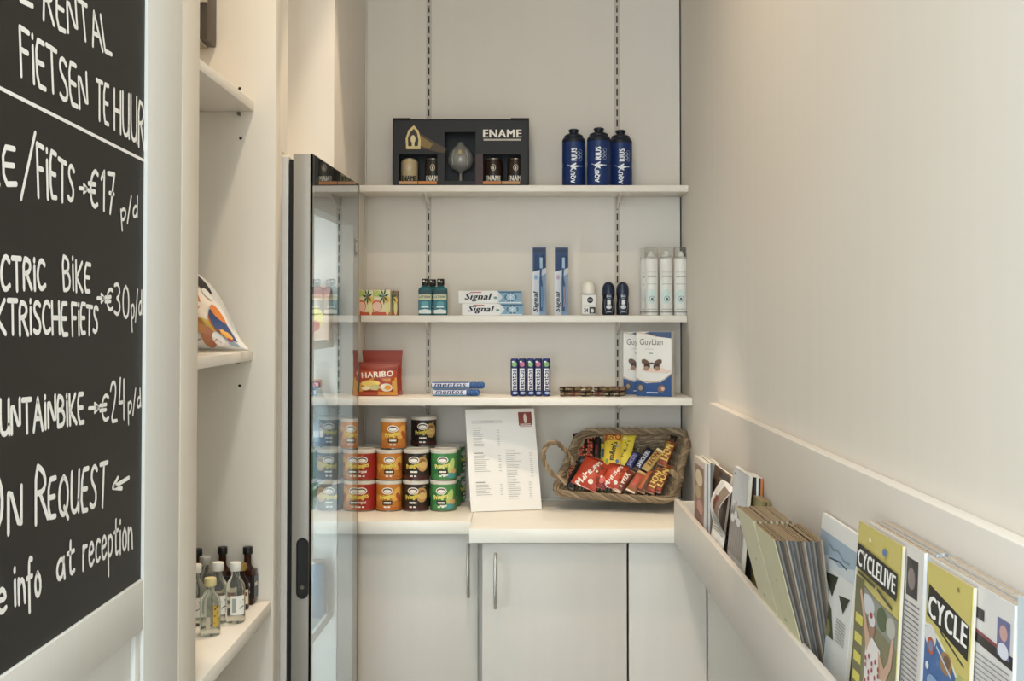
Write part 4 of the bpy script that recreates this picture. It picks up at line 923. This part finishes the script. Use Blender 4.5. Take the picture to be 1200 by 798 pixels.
# ------------------------------------------------------------ miniature bottles on left shelf
def mini(kind, px, py, lab, Yc=None):
    p = onZ(px, py, zB); Y = p.y + .012; x = at(px, py, Y).x
    t = thing('miniature_bottle', lab, 'bottle', (x, Y, zB+.0005), random.uniform(-.3,.3)+.15, 'miniature spirit bottles on the left shelf')
    if kind == 'square':
        MB().box(-.014,-.014,0,.014,.014,.058, mat('#4a2412',.1,trans=.45,ior=1.3), bev=.003).build('glass', t)
        MB().lathe([(.012,.057),(.007,.064),(.0062,.068),(.0062,.088)], mat('#4a2412',.1,trans=.45,ior=1.3), 18).build('neck', t)
        MB().lathe([(.0078,.083),(.0082,.084),(.0082,.094),(.0075,.095)], mat('#15120f',.4), 18).build('cap', t)
        draw(front(-.014), [('rect',-.012,.010,.012,.048,2,'#23201d'),('rect',-.008,.031,.008,.037,2,'#cfc8ba'),('rect',-.008,.020,.008,.024,2,'#cfc8ba')], t, h0=.0006)
        draw(flat((.014,-.014,0),(0,1,0),(0,0,1)), [('rect',.002,.010,.026,.048,2,'#3c4b55'),('rect',.006,.030,.022,.036,2,'#cfc8ba')], t, h0=.0006)
    elif kind == 'round':
        MB().lathe([(.012,0),(.014,.003),(.014,.036),(.0125,.046),(.007,.056),(.006,.060),(.006,.070)], mat('#2a1410',.1,trans=.4,ior=1.3), 24).build('glass', t)
        MB().lathe([(.0085,.064),(.009,.066),(.009,.074),(.0085,.0755)], mat('#b08a3e',.3,metal=.6), 20).build('cap', t, label='gold cap')
        draw(cyl(.014), [('rect',-.012,.010,.012,.034,6,'#e2d3ae'),('rect',-.010,.024,.010,.030,6,'#7c3a22'),('rect',-.006,.015,.006,.020,3,'#3a2a1c')], t, h0=.0009)
    else:
        hh = .094 if kind != 'small' else .086
        g = mat('#e9efe8',.05,trans=.92,ior=1.22)
        MB().lathe([(.0145,0),(.0158,.003),(.0158,hh*.56),(.0145,hh*.64),(.0075,hh*.76),(.0066,hh*.80),(.0066,hh*.88)], g, 28).build('glass', t)
        cc = {'clear':'#e2ded4','small':'#dfcf8e','silver':'#b9b6ae'}[kind]
        MB().lathe([(.0085,hh*.86),(.0092,hh*.87),(.0092,hh*.985),(.0085,hh)], mat(cc,.4,metal=.5 if kind=='silver' else 0), 22).build('cap', t)
        if kind == 'small': draw(cyl(.0158), [('rect',.004,.014,.014,.046,4,'#c9a63a'),('line',[(.006,.02),(.012,.026)],.002,'#3a2a1c'),('line',[(.006,.03),(.012,.036)],.002,'#3a2a1c'),('line',[(.006,.04),(.012,.046)],.002,'#3a2a1c'),('rect',-.006,.012,.0,.03,3,'#c9bfae')], t, h0=.0009)
        else: draw(cyl(.0158), [('rect',-.010,.014,.013,.044,6,'#e9e6de'),('rect',-.007,.018,-.001,.040,3,'#9aa39c'),('line',[(.004,.034),(.011,.037)],.0015,'#2a2a26'),('line',[(.004,.024),(.011,.027)],.0015,'#2a2a26')], t, h0=.0009)
    return t
mini('square', 290, 709, 'square amber bottle with a black cap at the right end of the rear row')
mini('square', 260.5, 709, 'square amber bottle with a black cap in the middle of the rear row')
mini('square', 231, 712, 'square amber bottle with a black cap at the left end beside the cabinet')
mini('round', 282, 716, 'dark round bottle with a gold cap, in front of the right amber bottle')
mini('round', 256, 717, 'dark round bottle with a gold cap, in front of the middle amber bottle')
mini('clear', 275.5, 731, 'clear bottle with a white cap and white label, rightmost of the front row')
mini('clear', 255, 731, 'clear white-capped bottle between the cream-capped and rightmost bottles')
mini('silver', 240, 722, 'clear bottle with a silver cap behind the cream-capped one')
mini('clear', 229, 734, 'clear bottle with a white cap, nearly all hidden by the cabinet edge')
mini('small', 246, 746, 'small clear bottle with a cream cap, nearest of all')

# snack bag on middle left shelf
def snack():
    t = thing('snack_bag', 'puffed white, orange and blue snack bag lying on the middle left shelf', 'snack bag', (0,0,0))
    P = lambda x,y,Y: at(x,y,Y)
    A = at(294,411,2.0); A.z = zM+.004
    Bv = at(205,411,1.93); Bv.z = zM+.004
    W = .22; H = .155
    # lies leaning: bottom edge along x, top leaning to back-left
    def sf(u, v, h):
        uu = u/W; vv = v/H
        bl = max(0,1-abs(2*uu-1)**2.2)**.55*max(0,1-abs(2*vv-1)**2.4)**.55
        wr = 1+.08*math.sin(uu*23+vv*9)*math.sin(vv*17)
        x = at(297,411,2.0).x - .003 - (1-uu)*.20 - vv*.03*(uu**1.3)
        z = zM+.003 + vv*.150*max(.06, 1-uu**3)**.62
        y = 1.985 + .03*vv - bl*.045*wr - h
        return Vector((x, y, z))
    n, k = 28, 24; b = MB(); m = mat('#dad7d2',.3,var=.06,scale=70)
    for side in (0,1):
        vs = []
        for j in range(k+1):
            for i in range(n+1):
                p = sf(i/n*W, j/k*H, 0)
                if side: q_ = 1.985+.03*j/k; p.y = q_ + (q_-p.y)*.6
                vs.append(p)
        b.add(vs, [(j*(n+1)+i, j*(n+1)+i+1, (j+1)*(n+1)+i+1, (j+1)*(n+1)+i) for j in range(k) for i in range(n)], m, True)
    b.build('wrapper', t)
    S = lambda i: scale_item(i, W, H)
    draw(sf, [S(i) for i in [('rect',.02,.0,.98,.22,12,'#dcd9d4'),('ell',.62,.62,.22,.3,'#e8d8c6'),('ell',.58,.66,.10,.16,'#dd7a26'),('ell',.60,.68,.06,.09,'#e9a050'),('rect',.2,.26,.78,.46,12,'#dfb64e'),('ell',.80,.45,.05,.16,.3,'#d9792e'),('ell',.72,.20,.06,.16,'#b9724e'),('ell',.66,.34,.05,.1,'#b97a3c'),
       ('ell',.86,.5,.10,.22,.4,'#3a4f86'),('ell',.88,.36,.05,.08,'#e0a13c'),('ell',.84,.7,.07,.10,'#d9792e'),('ell',.62,.93,.16,.06,'#2c2522'),('ell',.74,.86,.05,.05,'#e8e4dc'),('ell',.8,.2,.05,.12,'#e9e6e2'),('ell',.92,.18,.04,.08,'#8fa6b4'),('ell',.90,.26,.02,.05,'#c4475a'),
       ('line',[(.5,.12),(.56,.16),(.60,.13),(.66,.16)],.008,'#55504a'),('line',[(.76,.14),(.79,.2),(.82,.14)],.006,'#c2573a'),('ell',.4,.6,.1,.2,'#d98a3a')]], t, h0=.0012, dh=.0003)
snack()

# ------------------------------------------------------------ brochures in the rack
RZ = .8895
def mag(name, lab, cat, pf, pn, Xt, Xb, th, cover, items=None, edge='#cfc4b0', top='#a08a6c', zb=RZ, group=None, leaves=0, cols=None, thb=None):
    """pf/pn: photo points of the cover's far and near top corners; Xt/Xb: x of the cover at the top and bottom."""
    F = onX(*pf, Xt); N = onX(*pn, Xt); zt = (F.z+N.z)/2; F.z = N.z = zt
    thb = thb or th; H = zt-zb; W = (F-N).length
    t = thing(name, lab, cat, (Xb+thb/2, (F.y+N.y)/2, zb), group=group)
    o = Vector(t.location)
    fb = Vector((Xb, F.y, zb)); nb = Vector((Xb, N.y, zb))
    n = max(1, leaves or int(th/.0035)); cl = cols or [edge]
    rr = random.Random(lab)
    b = MB()
    for k in range(n):
        a0, a1 = (k+.04)/n, (k+.97)/n; dz = Vector((0,0,-rr.uniform(0,.0022)*(k>0))); dy = Vector((0,rr.uniform(0,.0025)*(k>0),0))
        X1 = lambda a, q: Vector((q*a,0,0))
        Ft, Nt = F+dz, N+dz+dy
        vs = [fb+X1(a0,thb)-o, nb+X1(a0,thb)+dy-o, Nt+X1(a0,th)-o, Ft+X1(a0,th)-o, fb+X1(a1,thb)-o, nb+X1(a1,thb)+dy-o, Nt+X1(a1,th)-o, Ft+X1(a1,th)-o]
        m1, m2 = mat(cl[k%len(cl)],.6,var=.08,scale=120), mat(top,.7,var=.25,scale=160)
        b.add(vs, [(0,1,2,3),(7,6,5,4),(1,5,6,2),(4,0,3,7)], m1); b.add([vs[3],vs[2],vs[6],vs[7]], [(0,1,2,3)], m2)
    b.build('pages', t)
    nn = Vector((-1,0,0))
    def sf(a, c, h):
        uu = a/W; vv = c/H; p = (fb*(1-uu)+nb*uu)*(1-vv) + (F*(1-uu)+N*uu)*vv
        return p - o + nn*(.0006+h)
    b = MB(); vs = [sf(W*i, H*j, 0) for i, j in ((0,0),(1,0),(1,1),(0,1))]; vs += [v+Vector((.0006,0,0)) for v in vs]
    b.add(vs, [(0,1,2,3),(7,6,5,4),(0,4,5,1),(1,5,6,2),(2,6,7,3),(3,7,4,0)], mat(cover,.38,var=.04,scale=40)); b.build('cover', t)
    if items: draw(sf, [scale_item(i, W, H) for i in items], t, h0=.0003, dh=.00004)
    return t
def up(items, a=.35, k=.65):     # keep the picture on the part of the cover above the rack rail
    out = []; c0 = lambda v: max(.003, a+k*v)
    for i in items:
        if i[0] == 'rect':
            if c0(i[4]) > .02: out.append(('rect', i[1], c0(i[2]), i[3], c0(i[4]))+i[5:])
        elif i[0] == 'ell': out.append(('ell', i[1], a+k*i[2], i[3], k*i[4])+i[5:])
        elif i[0] in ('poly','line'): out.append((i[0], [(x, c0(y)) for x, y in i[1]])+i[2:])
        else: out.append(('text', i[1], i[2], a+k*i[3], i[4], k*i[5])+i[6:])
    return out
# A
mag('magazine','floral pink magazine at the far end of the rack','magazine',(814,531),(826,545),.3435,.342,.014,'#cfc2b6',
    up([('rect',.06,.05,.94,.9,4,'#8d6a58'),('ell',.5,.72,.35,.12,'#d9c8a4'),('ell',.4,.5,.25,.1,'#b9a06e'),('ell',.6,.3,.3,.1,'#c9887a'),('ell',.4,.15,.3,.08,'#7a4a42')]), top='#d8d2c6', cols=['#cfc9bf','#8e8f94','#dcd8d0','#77706c'])
mag('brochure','pale grey brochure pile behind the floral magazine','brochure',(827,536),(835,545),.366,.364,.014,'#b9b9bd', top='#d8d2c6', cols=['#b4b4b8','#e0ddd6'])
# B
mag('brochure','brown hotel brochure with a photo of a library','brochure',(838,542),(857,560),.371,.344,.004,'#7b5f48',
    up([('rect',.35,.72,.97,.97,3,'#4a3a30'),('rect',.4,.76,.92,.80,3,'#a08a70'),('rect',.4,.84,.92,.88,3,'#8c7560'),('rect',.45,.5,.97,.7,3,'#5d5550'),('rect',.05,.2,.5,.6,3,'#8f6a4a'),('line',[(.2,.55),(.26,.42)],.03,'#d98a4a'),('line',[(.05,.42),(.45,.5)],.012,'#d9cfc0')]), top='#e0dbd0')
# C curling leaflet, tucked behind the rail
t = thing('leaflet','curling white leaflet with a red square in front of the brown brochure','leaflet',(.345,2.1,.96))
o = Vector(t.location)
def csf(u, v, h):
    Y = 2.175 - .13*u; X = .3435 + .020*v - .020*math.sin(min(1,(1-v)*1.35)*math.pi)**1*(.6+.4*u); z = .962 + .103*v + .004*math.sin(u*3)
    return Vector((X-h, Y, z)) - o
b = MB(); n = 12
top_ = [csf(i/4, j/n, .0003) for j in range(n+1) for i in range(5)]; bot_ = [csf(i/4, j/n, -.0003) for j in range(n+1) for i in range(5)]
fs = [(j*5+i, j*5+i+1, (j+1)*5+i+1, (j+1)*5+i) for j in range(n) for i in range(4)]
b.add(top_, fs, mat('#e6e4e0',.5), True); b.add(bot_, [f[::-1] for f in fs], mat('#e6e4e0',.5), True); b.build('sheet', t)
draw(csf, [('rect',.5,.5,.97,.94,6,'#8a7564'),('rect',.38,.56,.68,.78,4,'#7d2a26'),('rect',.06,.62,.34,.98,6,'#ded9d2')] + [('rect',.15,.44-.045*k,.85,.445-.045*k+.010,4,'#9b958f') for k in range(7)], t, h0=.0007)
# D
mag('magazine','pale grey magazine with a snowy forest cover','magazine',(861,547),(878,557),.362,.343,.006,'#c4c4c6',
    up([('rect',.02,.55,.98,.98,5,'#cdd0d4'),('rect',.02,.02,.98,.5,5,'#9b9490')]+[('line',[(.1+.13*k,.05),(.14+.12*k,.55+.04*(k%3))],.03,'#6f665f') for k in range(7)]+[('ell',.2+.2*k,.42+.05*(k%2),.12,.05,'#e4e4e6') for k in range(4)]+[('ell',.12,.93,.03,.012,'#55525a')]), top='#dcdad4')
mag('magazine','dark covered magazine pile with an orange sticker behind the snowy one','magazine',(874,551),(884,561),.371,.366,.014,'#26262c', [('rect',.55,.86,.95,.95,2,'#c9702e')], top='#d8d4cc', cols=['#232328','#d8d4cc','#2d2a33','#c9702e','#1d1d22'])
# E narrow leaflet bundles
mag('leaflet_pile','small olive leaflet pile partly hidden behind the cream leaflet piles','leaflets',(882,578),(893,589),.370,.366,.012,'#8a7a3c', top='#a2875c', cols=['#8a7a3c','#5a4a30'])
cr = [('ell',.5,.7,.03,.008,'#8a8458'),('ell',.42,.45,.05,.008,'#8a8458'),('ell',.56,.25,.05,.008,'#8a8458')]
mag('leaflet_pile','far cream-covered leaflet pile with brown page tops','leaflets',(863,592),(883,611),.303,.356,.050,'#d6cfa2', cr, top='#8d7758', thb=.024, cols=['#b5a27e','#6f5c48','#c8b894','#8a7456'], leaves=14)
mag('leaflet_pile','near cream-covered leaflet pile with blue-grey page edges','leaflets',(885,613),(908,634),.304,.356,.058,'#d3cc9c', cr, top='#8a7150', thb=.026, cols=['#4a4540','#6e675e','#3a3633','#54463a','#6b5a48','#8d8474','#45464a','#625f5a'], leaves=22)
# F
Fit = up([('rect',.0,.62,1,.86,6,'#9fb4c6'),('rect',0,.86,1,1,4,'#e4e3e0'),('poly',[(0,.62),(.3,.68),(.6,.64),(1,.72),(1,.6),(0,.58)],'#c9d2d8'),('line',[(.28,.78),(.40,.75),(.52,.77),(.7,.72),(.86,.73)],.02,'#7f92a2'),('line',[(.3,.66),(.6,.69),(.8,.67)],.012,'#4c5a64'),
  ('poly',[(0,.02),(.62,.02),(.5,.25),(0,.52)],'#4a4f34'),('poly',[(.22,.52),(.6,.56),(.48,.36)],'#353a28'),('poly',[(.66,.42),(.95,.46),(.8,.30)],'#3d3f33'),('ell',.2,.14,.16,.09,'#c2b98a'),('ell',.36,.08,.16,.08,'#8a8448'),('ell',.12,.22,.05,.08,'#d9d2b4'),('line',[(.1,.42),(.22,.32)],.03,'#8a6a4a'),('ell',.3,.18,.06,.07,'#e4e0cc')] + [('rect',.66,.22-.025*k,.9,.23-.025*k,2,'#a9a7a2') for k in range(8)], .40, .60)
mag('brochure','white and blue tourist brochure with a dark leafy photo','brochure',(965,603),(1007,626),.379,.356,.004,'#dedfdc',Fit, top='#e0ddd4')
# G
skin, wht = '#caa086', '#e2dcd8'
Git = [('rect',0,0,1,.83,6,'#7f7a58'),('poly',[(0,.83),(0,1),(1,1),(1,.79),(.5,.80)],'#cdbb60'),('poly',[(0,.74),(0,.82),(.5,.795),(1,.785),(1,.70)],'#8b8d83'),('ell',.32,.765,.16,.03,'#c9ccd0'),('ell',.66,.755,.12,.035,'#55623c'),('ell',.86,.75,.1,.03,'#b9b6aa'),
  ('rect',0,.4,.22,.83,4,'#6e6a44'),('rect',.04,.685,.22,.715,2,'#d6c94e'),('rect',.04,.625,.22,.655,2,'#d6c94e'),('rect',.04,.565,.22,.595,2,'#d6c94e'),('rect',.04,.505,.22,.535,2,'#d6c94e'),
  ('poly',[(.30,.40),(.62,.40),(.72,.56),(.66,.66),(.46,.68),(.32,.64)],wht),('poly',[(.42,.67),(.34,.70),(.16,.80),(.12,.79),(.26,.70),(.34,.62)],skin),('poly',[(.62,.66),(.76,.62),(.84,.65),(.90,.73),(.95,.725),(.91,.64),(.80,.585),(.64,.58)],skin),('ell',.44,.705,.075,.028,'#a87a62'),('ell',.44,.73,.08,.020,'#d8d6d8'),('ell',.42,.742,.04,.009,'#b03a3a'),('poly',[(.44,.44),(.62,.45),(.64,.52),(.48,.51)],'#3f5a98')] + \
  [('ell',.36+.075*(k%5),.47+.034*(k//5)+.014*(k%2),.018,.0075,'#a83240') for k in range(25)] + [('line',[(.08,.845),(.5,.835)],.022,'#4a4a34'),('line',[(.55,.835),(.9,.81)],.022,'#4a4a34'),
  ('poly',[(.02,.858),(.04,.935),(.98,.918),(.97,.840)],'#23231f'),('text','CYCLELIVE',.5,.8885,.88,.054,{'bold':.07,'rot':-.025},'#f1efe9'),('ell',.68,.955,.05,.011,'#5d7fae'),('ell',.34,.965,.03,.006,'#ece7c8')]
mag('magazine','yellow cycling magazine showing a rider in a spotted shirt with raised arms','magazine',(1008,609),(1058,642),.358,.343,.003,'#b8b04a',up(Git,-.28,1.28), top='#b5a384')
mag('magazine','white magazine pile with a dark photo, between the two yellow cycling magazines','magazine',(1018,607),(1084,651),.363,.352,.021,'#dcd6d0',
   up([('rect',.74,.86,.92,.965,3,'#3a3238'),('ell',.82,.91,.06,.03,'#8a7a78')]+[('rect',.72,.84-.014*k,.96,.844-.014*k,2,'#77727a') for k in range(28)],-.28,1.28), top='#b39f88', edge='#d9d4cc', cols=['#e2e2e2','#b4bcc6','#dcdad8','#8d97a4'], leaves=8)
# H
Hit = [('rect',0,0,1,.85,6,'#3f68a6'),('poly',[(0,.835),(.3,.82),(.65,.78),(1,.71),(1,1),(0,1)],'#cdbb60'),('line',[(.0,.838),(.3,.823),(.65,.783),(1,.713)],.03,'#e2dfc0'),('line',[(.35,.845),(.9,.80)],.022,'#4a4a34'),
  ('poly',[(.03,.862),(.05,.945),(.98,.905),(.97,.82)],'#23231f'),('text','CYCLE',.50,.884,.86,.058,{'bold':.07,'rot':-.055},'#f1efe9'),('ell',.72,.975,.03,.006,'#8a8440'),
  ('ell',.14,.815,.14,.030,'#d8d6d4'),('ell',.16,.79,.09,.022,'#b9542e'),('ell',.16,.79,.05,.014,'#6d86b0'),('ell',.52,.775,.14,.028,'#a0764a'),('ell',.54,.78,.08,.016,'#6f5438'),('ell',.84,.74,.11,.035,'#a9ad64'),('ell',.58,.70,.13,.020,'#b8c6d4'),('ell',.10,.735,.04,.010,'#dfe4e8'),('line',[(.3,.80),(.66,.75)],.02,'#b9c9de'),('ell',.25,.70,.14,.02,'#7fa0c8')]
mag('magazine','yellow and blue cycling magazine with round pictures, nearest yellow one in the rack','magazine',(1089,656),(1141,691),.358,.344,.003,'#c2ba50',up(Hit,-.28,1.28), top='#b5a384')
mag('magazine','white magazine pile with a red stripe and portrait, behind the nearest yellow one','magazine',(1090,652),(1190,709),.3625,.352,.0215,'#d9d5d2',
   up([('poly',[(.45,.90),(1,.885),(1,.855),(.45,.87)],'#2f2a2c'),('poly',[(.45,.90),(.86,.89),(.86,.882),(.45,.892)],'#8e3a44'),('rect',.50,.922,.70,.948,2,'#37323a'),('rect',.84,.87,.97,.955,3,'#6a6a98'),('ell',.905,.925,.04,.018,'#c79a92'),('ell',.905,.885,.055,.018,'#d8dbe6')]+[('rect',.55,.84-.012*k,.97,.843-.012*k,2,'#8d898c') for k in range(0,34)],-.28,1.28), top='#b39f88', cols=['#e2e2e2','#b4bcc6','#dcdad8'], leaves=8)
mag('magazine','pale blue magazine at the near right edge of the rack','magazine',(1194,702),(1290,745),.3635,.358,.010,'#c6d4dc', top='#b39f88')
